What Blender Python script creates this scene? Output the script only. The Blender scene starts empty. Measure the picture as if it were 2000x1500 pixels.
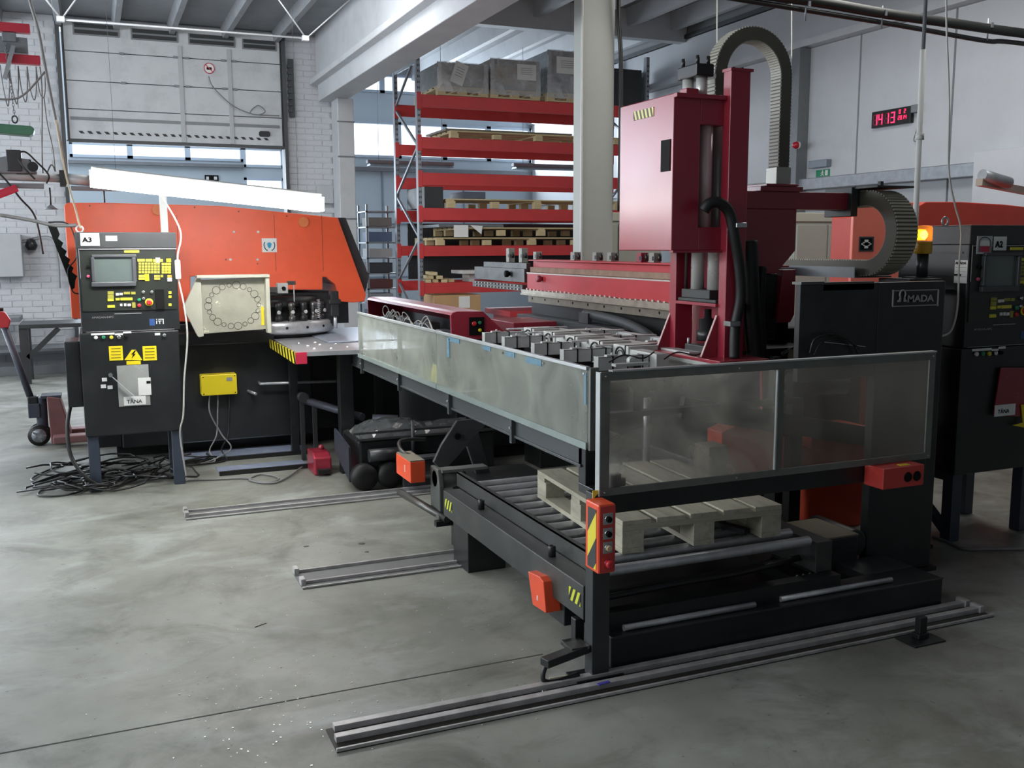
import bpy, bmesh, math, random
from mathutils import Vector, Matrix
random.seed(7)
SC = bpy.context.scene
C = SC.collection
PI = math.pi

# ---------------------------------------------------------------- camera
CAM_H, FPX, YAW, PIT, ROL = 1.65, 1908.87, .40306, .14021, -.00412
_f = Vector((math.sin(YAW), math.cos(YAW), 0)); _r = Vector((math.cos(YAW), -math.sin(YAW), 0)); _u = Vector((0, 0, 1))
_f2 = math.cos(PIT)*_f - math.sin(PIT)*_u; _u2 = math.cos(PIT)*_u + math.sin(PIT)*_f
_r2 = math.cos(ROL)*_r + math.sin(ROL)*_u2; _u3 = math.cos(ROL)*_u2 - math.sin(ROL)*_r
CAMP = Vector((0, 0, CAM_H))
cd = bpy.data.cameras.new('camera'); cam = bpy.data.objects.new('camera', cd); C.objects.link(cam)
m = Matrix.Identity(4)
for i in range(3):
    m[i][0] = _r2[i]; m[i][1] = _u3[i]; m[i][2] = -_f2[i]; m[i][3] = CAMP[i]
cam.matrix_world = m
cd.sensor_fit = 'HORIZONTAL'; cd.sensor_width = 36; cd.lens = 36*FPX/2000; cd.clip_start = .05; cd.clip_end = 200
SC.camera = cam

def srgb(c):
    return tuple(((v/255)/12.92 if v/255 <= .04045 else ((v/255+.055)/1.055)**2.4) for v in c)

# ---------------------------------------------------------------- world, lights, exposure
w = bpy.data.worlds.new('sky'); SC.world = w; w.use_nodes = True
bg = w.node_tree.nodes['Background']; bg.inputs[0].default_value = (.80, .90, 1.0, 1); bg.inputs[1].default_value = 2.6
SC.view_settings.view_transform = 'Standard'; SC.view_settings.look = 'None'
SC.view_settings.gamma = 1; SC.view_settings.use_curve_mapping = False
SC.view_settings.exposure = -0.08

def area(name, loc, rot, sx, sy, e, col=(1, 1, 1), spread=180):
    l = bpy.data.lights.new(name, 'AREA'); l.shape = 'RECTANGLE'; l.size = sx; l.size_y = sy; l.energy = e; l.color = col
    l.spread = math.radians(spread)
    o = bpy.data.objects.new(name, l); C.objects.link(o); o.location = loc; o.rotation_euler = rot; return o
D = math.radians
# daylight through the left wall's window band, the far windows and the dock opening, plus added overhead fill lights
area('daylight_left', (-6.9, 7.0, 3.2), (0, D(-90), 0), 2.0, 13.0, 620, (.93, .97, 1.0))
area('daylight_far', (7.0, 19.75, 3.9), (D(-90), 0, 0), 4.6, 1.2, 260, (.80, .90, 1.0))
area('daylight_back_gate', (-3.9, 15.25, 2.2), (D(-90), 0, 0), 3.4, 3.2, 520, (.82, .90, 1.0))
area('daylight_dock', (1.3, 19.7, 2.6), (D(-90), 0, 0), 3.0, 1.6, 160, (.80, .90, 1.0))
area('overhead_fill', (-1.5, 3.0, 4.4), (0, 0, 0), 1.5, 5.0, 45, (1.0, .98, .93))  # weak overhead fill, added without a fixture
area('overhead_fill_dock', (1.4, 9.8, 4.5), (D(28), 0, 0), 2.6, 1.0, 120, (1.0, .99, .96))  # fill added to lighten the dock door, no fixture there
area('overhead_fill_right', (6.2, 6.6, 4.7), (D(12), 0, 0), 1.2, 4.0, 120, (1.0, .98, .93))  # front fill added for the hall column and rack crates

# ---------------------------------------------------------------- helpers
def U(u, v, ax, val):
    """direction through a measured image point met with a world plane (x=, y= or z=): the surveyed point"""
    d = _r2*((u-1000)/FPX) - _u3*((v-750)/FPX) + _f2
    i = 'xyz'.index(ax)
    return CAMP + d*((val-CAMP[i])/d[i])
def Y(u, v, y): return U(u, v, 'y', y)
def X(u, v, x): return U(u, v, 'x', x)
def Z(u, v, z): return U(u, v, 'z', z)

class MB:
    def __init__(s): s.v = []; s.f = []; s.s = []
    def add(s, vs, fs, sm=False):
        o = len(s.v); s.v += [Vector(a) for a in vs]; s.f += [tuple(i+o for i in f) for f in fs]; s.s += [sm]*len(fs); return s
    def box(s, x0, y0, z0, x1, y1, z1):
        if x0 > x1: x0, x1 = x1, x0
        if y0 > y1: y0, y1 = y1, y0
        if z0 > z1: z0, z1 = z1, z0
        return s.add([(x0,y0,z0),(x1,y0,z0),(x1,y1,z0),(x0,y1,z0),(x0,y0,z1),(x1,y0,z1),(x1,y1,z1),(x0,y1,z1)],
                     [(0,3,2,1),(4,5,6,7),(0,1,5,4),(1,2,6,5),(2,3,7,6),(3,0,4,7)])
    def obox(s, c, ax, ay, az):
        c, ax, ay, az = map(Vector, (c, ax, ay, az))
        vs = [c+a*ax+b*ay+d*az for d in (-1, 1) for a, b in ((-1,-1),(1,-1),(1,1),(-1,1))]
        return s.add(vs, [(0,3,2,1),(4,5,6,7),(0,1,5,4),(1,2,6,5),(2,3,7,6),(3,0,4,7)])
    def bar(s, p, q, w, h=None, up=(0, 0, 1)):
        p, q = Vector(p), Vector(q); h = h or w; d = (q-p); L = d.length; d = d/L
        a = d.cross(Vector(up))
        if a.length < 1e-4: a = d.cross(Vector((1, 0, 0)))
        a.normalize(); b = a.cross(d)
        return s.obox((p+q)/2, d*L/2, a*w/2, b*h/2)
    def prism(s, pts, ax, a, b):
        """pts in the two remaining axes, extruded along ax from a to b"""
        i = 'xyz'.index(ax); n = len(pts); vs = []
        for t in (a, b):
            for p in pts:
                q = list(p); q.insert(i, t); vs.append(q)
        s.add(vs, [tuple(range(n))[::-1], tuple(range(n, 2*n))])
        o = len(s.v)-2*n
        for k in range(n):
            j = (k+1) % n; s.f.append((o+k, o+j, o+n+j, o+n+k)); s.s.append(False)
        return s
    def cyl(s, p, q, r, n=16, r2=None, cap=True):
        p, q = Vector(p), Vector(q); r2 = r if r2 is None else r2; d = (q-p).normalized()
        a = d.cross(Vector((0, 0, 1)))
        if a.length < 1e-3: a = Vector((1, 0, 0))
        a.normalize(); b = d.cross(a); o = len(s.v)
        for c, rr in ((p, r), (q, r2)):
            for k in range(n):
                t = 2*PI*k/n; s.v.append(c+a*(rr*math.cos(t))+b*(rr*math.sin(t)))
        for k in range(n):
            j = (k+1) % n; s.f.append((o+k, o+j, o+n+j, o+n+k)); s.s.append(True)
        if cap:
            s.f.append(tuple(range(o, o+n))[::-1]); s.f.append(tuple(range(o+n, o+2*n))); s.s += [False, False]
        return s
    def tube(s, pts, r, n=8, closed=False):
        pts = [Vector(p) for p in pts]; N = len(pts); o = len(s.v); prev = None
        for i in range(N):
            if closed: d = pts[(i+1) % N]-pts[i-1]
            else: d = pts[min(i+1, N-1)]-pts[max(i-1, 0)]
            d.normalize()
            a = prev - d*prev.dot(d) if prev else d.cross(Vector((0, 0, 1)))
            if a.length < 1e-3: a = d.cross(Vector((1, .1, 0)))
            a.normalize(); prev = a; b = d.cross(a)
            for k in range(n):
                t = 2*PI*k/n; s.v.append(pts[i]+a*(r*math.cos(t))+b*(r*math.sin(t)))
        for i in range(N if closed else N-1):
            for k in range(n):
                j = (k+1) % n; i2 = (i+1) % N
                s.f.append((o+i*n+k, o+i*n+j, o+i2*n+j, o+i2*n+k)); s.s.append(True)
        if not closed:
            s.f.append(tuple(range(o, o+n))[::-1]); s.f.append(tuple(range(o+(N-1)*n, o+N*n))); s.s += [False, False]
        return s
    def lathe(s, c, prof, n=20, ax='z'):
        c = Vector(c); o = len(s.v); m_ = len(prof)
        for r, h in prof:
            for k in range(n):
                t = 2*PI*k/n; e = (r*math.cos(t), r*math.sin(t), h)
                e = {'z': e, 'y': (e[0], h, e[1]), 'x': (h, e[0], e[1])}[ax]
                s.v.append(c+Vector(e))
        for i in range(m_-1):
            for k in range(n):
                j = (k+1) % n; s.f.append((o+i*n+k, o+i*n+j, o+(i+1)*n+j, o+(i+1)*n+k)); s.s.append(True)
        s.f.append(tuple(range(o, o+n))[::-1]); s.f.append(tuple(range(o+(m_-1)*n, o+m_*n))); s.s += [False, False]
        return s
    # boxes from surveyed corners
    def fy(s, u0, v0, u1, v1, y, d):
        um, vm = (u0+u1)/2, (v0+v1)/2
        return s.box(Y(u0, vm, y).x, y, Y(um, v1, y).z, Y(u1, vm, y).x, y+d, Y(um, v0, y).z)
    def fx(s, u0, v0, u1, v1, x, d):
        um, vm = (u0+u1)/2, (v0+v1)/2
        return s.box(x, X(u0, vm, x).y, X(um, v1, x).z, x+d, X(u1, vm, x).y, X(um, v0, x).z)

def spline(pts, n=8):
    P = [Vector(p) for p in pts]; out = []
    for i in range(len(P)-1):
        p0 = P[max(i-1, 0)]; p1 = P[i]; p2 = P[i+1]; p3 = P[min(i+2, len(P)-1)]
        for k in range(n):
            t = k/n
            out.append(.5*((2*p1)+(p2-p0)*t+(2*p0-5*p1+4*p2-p3)*t*t+(3*p1-p0-3*p2+p3)*t**3))
    out.append(P[-1]); return out

ORG = {}
def link(name, me, par=None, org=None):
    o = bpy.data.objects.new(name, me); C.objects.link(o)
    if par: o.parent = par
    return o
def obj(name, mb, mat, par=None, bev=0, seg=2):
    org = ORG.get(par.name, Vector((0, 0, 0))) if par else Vector((0, 0, 0))
    if not par and mb.v:
        xs = [v.x for v in mb.v]; ys = [v.y for v in mb.v]; org = Vector(((min(xs)+max(xs))/2, (min(ys)+max(ys))/2, min(v.z for v in mb.v)))
    me = bpy.data.meshes.new(name)
    me.from_pydata([v-org for v in mb.v], [], mb.f); me.polygons.foreach_set('use_smooth', mb.s)
    mats = mat if isinstance(mat, (list, tuple)) else [mat]
    for q in mats: me.materials.append(q)
    bm = bmesh.new(); bm.from_mesh(me); bmesh.ops.recalc_face_normals(bm, faces=bm.faces); bm.to_mesh(me); bm.free()
    o = link(name, me, par)
    if not par: o.location = org
    ORG[o.name] = org
    if bev:
        b = o.modifiers.new('bevel', 'BEVEL'); b.width = bev; b.segments = seg; b.limit_method = 'ANGLE'; b.angle_limit = D(40)
        b.harden_normals = False
    return o
def tag(o, label, cat, group=None, kind=None):
    o['label'] = label; o['category'] = cat
    if group: o['group'] = group
    if kind: o['kind'] = kind
    return o
def struct(name, mb, mat, bev=0, label=None):
    o = obj(name, mb, mat, None, bev); o['kind'] = 'structure'
    if label: o['label'] = label
    return o
def thing(name, label, cat, loc=(0, 0, 0), group=None):
    o = bpy.data.objects.new(name, None); C.objects.link(o); o.location = loc; o.empty_display_size = .1
    ORG[o.name] = Vector(loc); return tag(o, label, cat, group)
def kids(o): return [c for c in bpy.data.objects if c.parent == o]
def dup(root, off, label=None, rz=None):
    def cp(o, par):
        c = o.copy(); C.objects.link(c)
        if par: c.parent = par
        for k in CH.get(o.name, []): cp(k, c)
        return c
    CH = {}
    for q in bpy.data.objects:
        if q.parent: CH.setdefault(q.parent.name, []).append(q)
    r = cp(root, None); r.location = root.location + Vector(off)
    if rz is not None: r.rotation_euler.z = rz
    if label: r['label'] = label
    ORG[r.name] = Vector(r.location); return r
def text(name, st, size, pos, face, mat, par, align='LEFT', ext=.0008, bold=0, rot=0, sx=1):
    cu = bpy.data.curves.new(name, 'FONT'); cu.body = st; cu.size = size; cu.align_x = align; cu.extrude = ext; cu.offset = bold
    cu.resolution_u = 3
    t = bpy.data.objects.new(name, cu); C.objects.link(t)
    dg = bpy.context.evaluated_depsgraph_get(); me = bpy.data.meshes.new_from_object(t.evaluated_get(dg))
    bpy.data.objects.remove(t)
    R = {'y': Matrix.Rotation(D(90), 4, 'X'), 'x': Matrix.Rotation(D(-90), 4, 'Z') @ Matrix.Rotation(D(90), 4, 'X'), 'z': Matrix.Identity(4)}[face]
    org = ORG.get(par.name, Vector((0, 0, 0))) if par else Vector((0, 0, 0))
    me.transform(Matrix.Translation(Vector(pos)-org) @ R @ Matrix.Rotation(rot, 4, 'Z') @ Matrix.Diagonal((sx, 1, 1, 1)))
    me.materials.clear(); me.materials.append(mat)
    return link(name, me, par)

# ---------------------------------------------------------------- materials
MC = {}
def mt(key, col, rough=.5, metal=0, var=.12, scale=6, bump=0, emit=0, dirt=None, coat=0, spec=.5, stretch=None, dscale=2.5, damt=.5):
    if key in MC: return MC[key]
    M_ = bpy.data.materials.new(key); M_.use_nodes = True; nt = M_.node_tree; N = nt.nodes; L = nt.links
    b = N['Principled BSDF']; c = srgb(col)+(1,)
    b.inputs['Roughness'].default_value = rough; b.inputs['Metallic'].default_value = metal
    b.inputs['Specular IOR Level'].default_value = spec
    if coat: b.inputs['Coat Weight'].default_value = coat; b.inputs['Coat Roughness'].default_value = .25
    if emit:
        b.inputs['Base Color'].default_value = c; b.inputs['Emission Color'].default_value = c; b.inputs['Emission Strength'].default_value = emit
    elif var or dirt:
        tc = N.new('ShaderNodeTexCoord'); mp = N.new('ShaderNodeMapping'); L.new(tc.outputs['Object'], mp.inputs[0])
        if stretch: mp.inputs['Scale'].default_value = stretch
        no = N.new('ShaderNodeTexNoise'); no.inputs['Scale'].default_value = scale; no.inputs['Detail'].default_value = 6; no.inputs['Roughness'].default_value = .62
        L.new(mp.outputs[0], no.inputs['Vector'])
        mx = N.new('ShaderNodeMixRGB'); mx.inputs[1].default_value = tuple(v*(1-var) for v in c[:3])+(1,); mx.inputs[2].default_value = tuple(min(1, v*(1+var)) for v in c[:3])+(1,)
        rp = N.new('ShaderNodeMapRange'); rp.inputs[1].default_value = .3; rp.inputs[2].default_value = .7
        L.new(no.outputs[0], rp.inputs[0]); L.new(rp.outputs[0], mx.inputs[0]); out = mx.outputs[0]
        if dirt:
            n2 = N.new('ShaderNodeTexNoise'); n2.inputs['Scale'].default_value = dscale; n2.inputs['Detail'].default_value = 8; n2.inputs['Roughness'].default_value = .7
            L.new(mp.outputs[0], n2.inputs['Vector'])
            r2 = N.new('ShaderNodeMapRange'); r2.inputs[1].default_value = .5; r2.inputs[2].default_value = .72; r2.inputs[4].default_value = damt
            L.new(n2.outputs[0], r2.inputs[0])
            m2 = N.new('ShaderNodeMixRGB'); m2.inputs[2].default_value = srgb(dirt)+(1,); L.new(r2.outputs[0], m2.inputs[0]); L.new(out, m2.inputs[1]); out = m2.outputs[0]
        L.new(out, b.inputs['Base Color'])
        rr = N.new('ShaderNodeMapRange'); rr.inputs[3].default_value = max(.03, rough-.1); rr.inputs[4].default_value = min(1, rough+.1)
        L.new(no.outputs[0], rr.inputs[0]); L.new(rr.outputs[0], b.inputs['Roughness'])
        if bump:
            bp = N.new('ShaderNodeBump'); bp.inputs['Strength'].default_value = bump; bp.inputs['Distance'].default_value = .004
            n3 = N.new('ShaderNodeTexNoise'); n3.inputs['Scale'].default_value = scale*8; n3.inputs['Detail'].default_value = 4
            L.new(mp.outputs[0], n3.inputs['Vector']); L.new(n3.outputs[0], bp.inputs['Height']); L.new(bp.outputs[0], b.inputs['Normal'])
    else: b.inputs['Base Color'].default_value = c
    MC[key] = M_; return M_
def stripe_mat(key, c1, c2, period, ang_vec, rough=.5):
    """two-colour printed diagonal tape; ang_vec is the direction across the stripes in object space"""
    if key in MC: return MC[key]
    M_ = bpy.data.materials.new(key); M_.use_nodes = True; nt = M_.node_tree; N = nt.nodes; L = nt.links; b = N['Principled BSDF']
    b.inputs['Roughness'].default_value = rough
    tc = N.new('ShaderNodeTexCoord'); dp = N.new('ShaderNodeVectorMath'); dp.operation = 'DOT_PRODUCT'; dp.inputs[1].default_value = tuple(a/period for a in ang_vec)
    L.new(tc.outputs['Object'], dp.inputs[0]); fr = N.new('ShaderNodeMath'); fr.operation = 'FRACT'; L.new(dp.outputs['Value'], fr.inputs[0])
    gt = N.new('ShaderNodeMath'); gt.operation = 'GREATER_THAN'; gt.inputs[1].default_value = .5; L.new(fr.outputs[0], gt.inputs[0])
    mx = N.new('ShaderNodeMixRGB'); mx.inputs[1].default_value = srgb(c1)+(1,); mx.inputs[2].default_value = srgb(c2)+(1,)
    L.new(gt.outputs[0], mx.inputs[0]); L.new(mx.outputs[0], b.inputs['Base Color']); MC[key] = M_; return M_

ORANGE = mt('orange_paint', (230, 86, 44), .42, 0, .08, 3, .05, coat=.5, dirt=(150, 70, 45), damt=.25)
ORANGE.node_tree.nodes['Principled BSDF'].inputs['Coat Roughness'].default_value = .5
RED = mt('crimson_paint', (148, 38, 56), .36, 0, .07, 3, .04, coat=.6, dirt=(110, 40, 50), damt=.2)
REDL = mt('carriage_red_paint', (188, 60, 66), .4, 0, .08, 4, .05, dirt=(130, 60, 55), damt=.3)
RACKRED = mt('rack_red_paint', (196, 58, 60), .5, 0, .1, 3)
BLACK = mt('black_paint', (31, 33, 35), .36, 0, .2, 5, .08, dirt=(62, 62, 62), damt=.25)
BLACK2 = mt('charcoal_paint', (48, 50, 52), .42, 0, .18, 4, .08, dirt=(80, 80, 78), damt=.3)
BLUEBLK = mt('blue_grey_paint', (52, 60, 74), .45, 0, .15, 5)
STEEL = mt('steel', (196, 197, 200), .34, .5, .15, 20, .05, stretch=(1, 1, 1))
STEELD = mt('dark_steel', (100, 100, 98), .4, .85, .25, 12, .1)
ALU = mt('aluminium', (196, 199, 200), .42, .2, .1, 14)
ALUP = mt('aluminium_plate', (196, 198, 196), .5, .3, .1, 10)
GALV = mt('galvanised', (150, 155, 160), .42, .6, .15, 12)
RUB = mt('rubber', (20, 20, 20), .55, 0, .2, 10)
WOOD = mt('pallet_wood', (178, 174, 156), .75, 0, .16, 3, .3, dirt=(120, 108, 82), damt=.5, stretch=(8, 1.2, 8), dscale=4)
WOODX = mt('pallet_wood_cross', (172, 168, 150), .75, 0, .16, 3, .3, dirt=(120, 108, 82), damt=.5, stretch=(1.2, 8, 8), dscale=4)
WOODR = mt('rack_wood', (196, 178, 138), .75, 0, .14, 3, .2, stretch=(1, 6, 6))
WHITE = mt('white_paint', (205, 206, 204), .55, 0, .05, 5)
PAPER = mt('paper', (225, 226, 224), .7, 0, .03, 8)
INK = mt('black_ink', (16, 16, 16), .7, 0, 0, spec=.15)
GREYM = mt('grey_marking', (150, 150, 152), .5, 0, 0)
YEL = mt('yellow_paint', (228, 206, 30), .45, 0, .05, 8)
YELK = mt('yellow_key', (214, 204, 60), .5, 0, .05, 8)
CABW = mt('white_cable', (186, 186, 180), .45, 0, .05, 8)
CABG = mt('grey_cable', (120, 120, 120), .5, 0, .1, 8)
CABK = mt('black_cable', (24, 24, 25), .45, 0, .1, 8)
CHAIN = mt('chain_plastic', (168, 166, 154), .5, 0, .12, 8)
CREAM = mt('cream_grey', (172, 176, 172), .6, 0, .04, 4)
# ================================================================ SETTING
def floor_mat():
    M_ = bpy.data.materials.new('concrete_floor'); M_.use_nodes = True; nt = M_.node_tree; N = nt.nodes; L = nt.links; b = N['Principled BSDF']
    tc = N.new('ShaderNodeTexCoord')
    def noise(sc, det=8, ro=.6, st=None, dist=0):
        mp = N.new('ShaderNodeMapping'); L.new(tc.outputs['Object'], mp.inputs[0])
        if st: mp.inputs['Scale'].default_value = st
        n = N.new('ShaderNodeTexNoise'); n.inputs['Scale'].default_value = sc; n.inputs['Detail'].default_value = det; n.inputs['Roughness'].default_value = ro; n.inputs['Distortion'].default_value = dist
        L.new(mp.outputs[0], n.inputs[0]); return n.outputs[0]
    def ramp(s, a, bb, lo=0, hi=1):
        r = N.new('ShaderNodeMapRange'); r.inputs[1].default_value = a; r.inputs[2].default_value = bb; r.inputs[3].default_value = lo; r.inputs[4].default_value = hi; L.new(s, r.inputs[0]); return r.outputs[0]
    def mix(f, a, bcol):
        q = N.new('ShaderNodeMixRGB'); L.new(f, q.inputs[0])
        if isinstance(a, tuple): q.inputs[1].default_value = a
        else: L.new(a, q.inputs[1])
        q.inputs[2].default_value = bcol; return q.outputs[0]
    c = mix(ramp(noise(.9, 9, .65), .3, .7), srgb((104, 105, 97))+(1,), srgb((152, 154, 147))+(1,))
    c = mix(ramp(noise(2.6, 9, .7, None, .6), .48, .70, 0, .7), c, srgb((80, 80, 72))+(1,))
    c = mix(ramp(noise(1.6, 6, .6, (1, 1.6, 1), .4), .54, .74, 0, .7), c, srgb((170, 174, 172))+(1,))
    c = mix(ramp(noise(5, 7, .7, (.5, 3, 1), 1.), .64, .74, 0, .45), c, srgb((78, 80, 76))+(1,))
    c = mix(ramp(noise(26, 3, .5), .70, .73, 0, .5), c, srgb((70, 70, 66))+(1,))
    L.new(c, b.inputs['Base Color'])
    L.new(ramp(noise(2.2, 8, .7), .3, .7, .34, .62), b.inputs['Roughness'])
    b.inputs['Specular IOR Level'].default_value = .4
    bp = N.new('ShaderNodeBump'); bp.inputs['Strength'].default_value = .12; bp.inputs['Distance'].default_value = .003; L.new(noise(40, 5), bp.inputs['Height']); L.new(bp.outputs[0], b.inputs['Normal'])
    return M_
FLOOR = floor_mat()
WALLW = mt('painted_brick_white', (200, 203, 208), .7, 0, .08, 5, .3, dirt=(120, 122, 126), damt=.35, dscale=3)
WALLJ = mt('painted_mortar', (190, 193, 198), .8, 0, .12, 8, .2)
CEIL = mt('ceiling_concrete', (138, 141, 145), .75, 0, .1, 2, .1, dirt=(96, 100, 104), damt=.35)
BEAMW = mt('beam_whitewash', (188, 191, 195), .65, 0, .06, 3, .1, dirt=(140, 144, 150), damt=.25)
PANELW = mt('wall_panel_white', (184, 187, 192), .5, 0, .03, 2, dirt=(160, 162, 165), damt=.25)
DOORW = mt('door_panel_grey', (192, 196, 200), .5, 0, .05, 3, dirt=(128, 132, 136), damt=.35)
TEAL = mt('far_wall_blue_grey', (176, 188, 197), .6, 0, .04, 2)
DGREY = mt('dark_grey_metal', (72, 75, 78), .5, .3, .12, 6)
MIDG = mt('mid_grey_metal', (120, 124, 128), .5, .3, .1, 6)
def glass_mat(key, col, alpha, rough=.1, noise=0, nsc=3, hi=None, trans=0):
    M_ = bpy.data.materials.new(key); M_.use_nodes = True; nt = M_.node_tree; N = nt.nodes; L = nt.links; b = N['Principled BSDF']
    b.inputs['Base Color'].default_value = srgb(col)+(1,); b.inputs['Roughness'].default_value = rough
    tr = N.new('ShaderNodeBsdfTransparent'); mx = N.new('ShaderNodeMixShader'); mx.inputs[0].default_value = alpha
    L.new(tr.outputs[0], mx.inputs[1]); L.new(b.outputs[0], mx.inputs[2]); L.new(mx.outputs[0], N['Material Output'].inputs[0])
    if trans:
        tl = N.new('ShaderNodeBsdfTranslucent'); tl.inputs[0].default_value = srgb(col)+(1,); m3 = N.new('ShaderNodeMixShader'); m3.inputs[0].default_value = trans
        L.new(b.outputs[0], m3.inputs[1]); L.new(tl.outputs[0], m3.inputs[2]); L.new(m3.outputs[0], mx.inputs[2])
    if noise:
        tc = N.new('ShaderNodeTexCoord'); n = N.new('ShaderNodeTexNoise'); n.inputs['Scale'].default_value = nsc; n.inputs['Detail'].default_value = 7; n.inputs['Distortion'].default_value = .8
        L.new(tc.outputs['Object'], n.inputs[0]); r = N.new('ShaderNodeMapRange'); r.inputs[1].default_value = .35; r.inputs[2].default_value = .72
        r.inputs[3].default_value = alpha-noise; r.inputs[4].default_value = (hi or alpha+noise); L.new(n.outputs[0], r.inputs[0]); L.new(r.outputs[0], mx.inputs[0])
    return M_
GLASS = glass_mat('window_glass', (220, 230, 240), .08, .05)

struct('floor', MB().box(-7.2, -6.2, -.12, 12, 24, 0), FLOOR)
# joint line in the floor slab
struct('trim_1', MB().box(-3.5, 3.44, .0002, 1.6, 3.447, .0012), mt('joint_dark', (70, 72, 70), .9, 0, .2, 30), label='thin dark joint line running across the floor slab')

# ceilings: left bay, right bay with ribs, cross beams and the long main beam
struct('ceiling', MB().box(-7.2, -6.2, 4.75, 3.3, 15.2, 4.95), CEIL)
cr = MB().box(3.3, -6.2, 5.3, 12, 20.2, 5.5)
struct('ceiling_right', cr, CEIL)
ribs_root = None
for k in range(12):
    x = -3.1 + k*.72
    if x > 3: break
    if x > -1: struct('trim_rib', MB().prism([(x-.06, 4.75), (x-.035, 4.60), (x+.035, 4.60), (x+.06, 4.75)], 'y', 4.0, 15.0), CEIL, label='ceiling rib of the left bay')
for k in range(7):
    x = 3.95 + k*.8
    struct('trim_rib', MB().prism([(x-.09, 5.3), (x-.05, 5.04), (x+.05, 5.04), (x+.09, 5.3)], 'y', 6, 20.0), BEAMW, label='ceiling rib of the right bay')
for y in (8.6, 14.0):
    struct('trim_beam', MB().prism([(y-.14, 5.3), (y-.1, 4.88), (y+.1, 4.88), (y+.14, 5.3)], 'x', 3.55, 9), BEAMW, .01, label='concrete cross beam under the right ceiling')
mb = MB().prism([(3.12, 4.1), (3.12, 4.02), (3.24, 4.02), (3.24, 3.79), (3.60, 3.79), (3.60, 4.02), (3.72, 4.02), (3.72, 4.1), (3.62, 4.14), (3.62, 5.3), (3.22, 5.3), (3.22, 4.14)], 'y', -6, 14.9)
struct('trim_main_beam', mb, BEAMW, .01, label='long whitewashed concrete beam over the hall, running from the brick pier towards the viewer')
struct('trim_column', MB().box(3.42, 14.45, 0, 3.66, 14.85, 3.79), BEAMW, .012, label='concrete column beside the white brick pier')
mb = MB()
for z in (1.1, 2.05, 2.95, 3.45): mb.box(3.41, 14.44, z, 3.67, 14.46, z+.02)
struct('trim_band', mb, MIDG, label='thin bands on the concrete column beside the brick pier')

# back wall with the dock opening: solid core, whitewashed bricks proud of it
wb = MB().box(-2.2, 15.02, 0, -.22, 15.35, 4.75).box(-7.2, 15.02, 0, -5.6, 15.35, 4.75).box(-5.6, 15.02, 3.8, -2.2, 15.35, 4.75).box(-5.6, 15.02, 0, -2.2, 15.35, .6).box(-.22, 15.02, 4.7, 2.76, 15.35, 4.75).box(2.76, 15.02, 0, 3.55, 15.35, 4.75)
WB = struct('wall_back', wb, WALLJ)
bricks = []
for j in range(3):
    mbk = MB(); dx, dz = .118, .0375
    q = [(-dx, -.012*0, -dz)]
    mbk.box(-dx, -.008, -dz, dx, .03, dz)
    me = bpy.data.meshes.new('brick'); me.from_pydata(mbk.v, [], mbk.f); me.materials.append(WALLW)
    bricks.append(me)
def brick_area(par, x0, x1, z0, z1, y, lim):
    n = 0; org = ORG[par.name]; r = 0; z = z0
    while z < z1 and n < lim:
        x = x0 + (.0 if r % 2 else .125)
        while x < x1 and n < lim:
            o = bpy.data.objects.new('brick', random.choice(bricks)); C.objects.link(o); o.parent = par
            a, b = max(x-.118, x0-.03), min(x+.118, x1+.03); s = (b-a)/.236
            if s > .2:
                o.location = Vector(((a+b)/2, y+random.uniform(-.003, .005), z)) - org; o.scale = (s, 1, random.uniform(.95, 1)); o.rotation_euler.y = random.uniform(-.006, .006); n += 1
            else: bpy.data.objects.remove(o)
            x += .25
        z += .083; r += 1
brick_area(WB, -1.28, -.30, .06, 4.72, 15.02, 290)
WP = struct('wall_pier', MB().box(2.78, 15.0, 0, 3.44, 15.02, 4.72), WALLJ, label='white brick pier right of the dock door')
brick_area(WP, 2.80, 3.43, 1.7, 4.7, 15.0, 150)
struct('wall_left', MB().box(-7.2, -6, 0, -7, 24, 2.2).box(-7.2, -6, 4.2, -7, 24, 4.75).box(-7.2, -6, 2.2, -7, .5, 4.2).box(-7.2, 13.5, 2.2, -7, 24, 4.2)
       .box(-7.2, 4.6, 2.2, -7, 4.8, 4.2).box(-7.2, 9.1, 2.2, -7, 9.3, 4.2), WALLW)
struct('wall_front', MB().box(-7.2, -6.2, 0, 12, -6, 5.5), WALLW)
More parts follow.
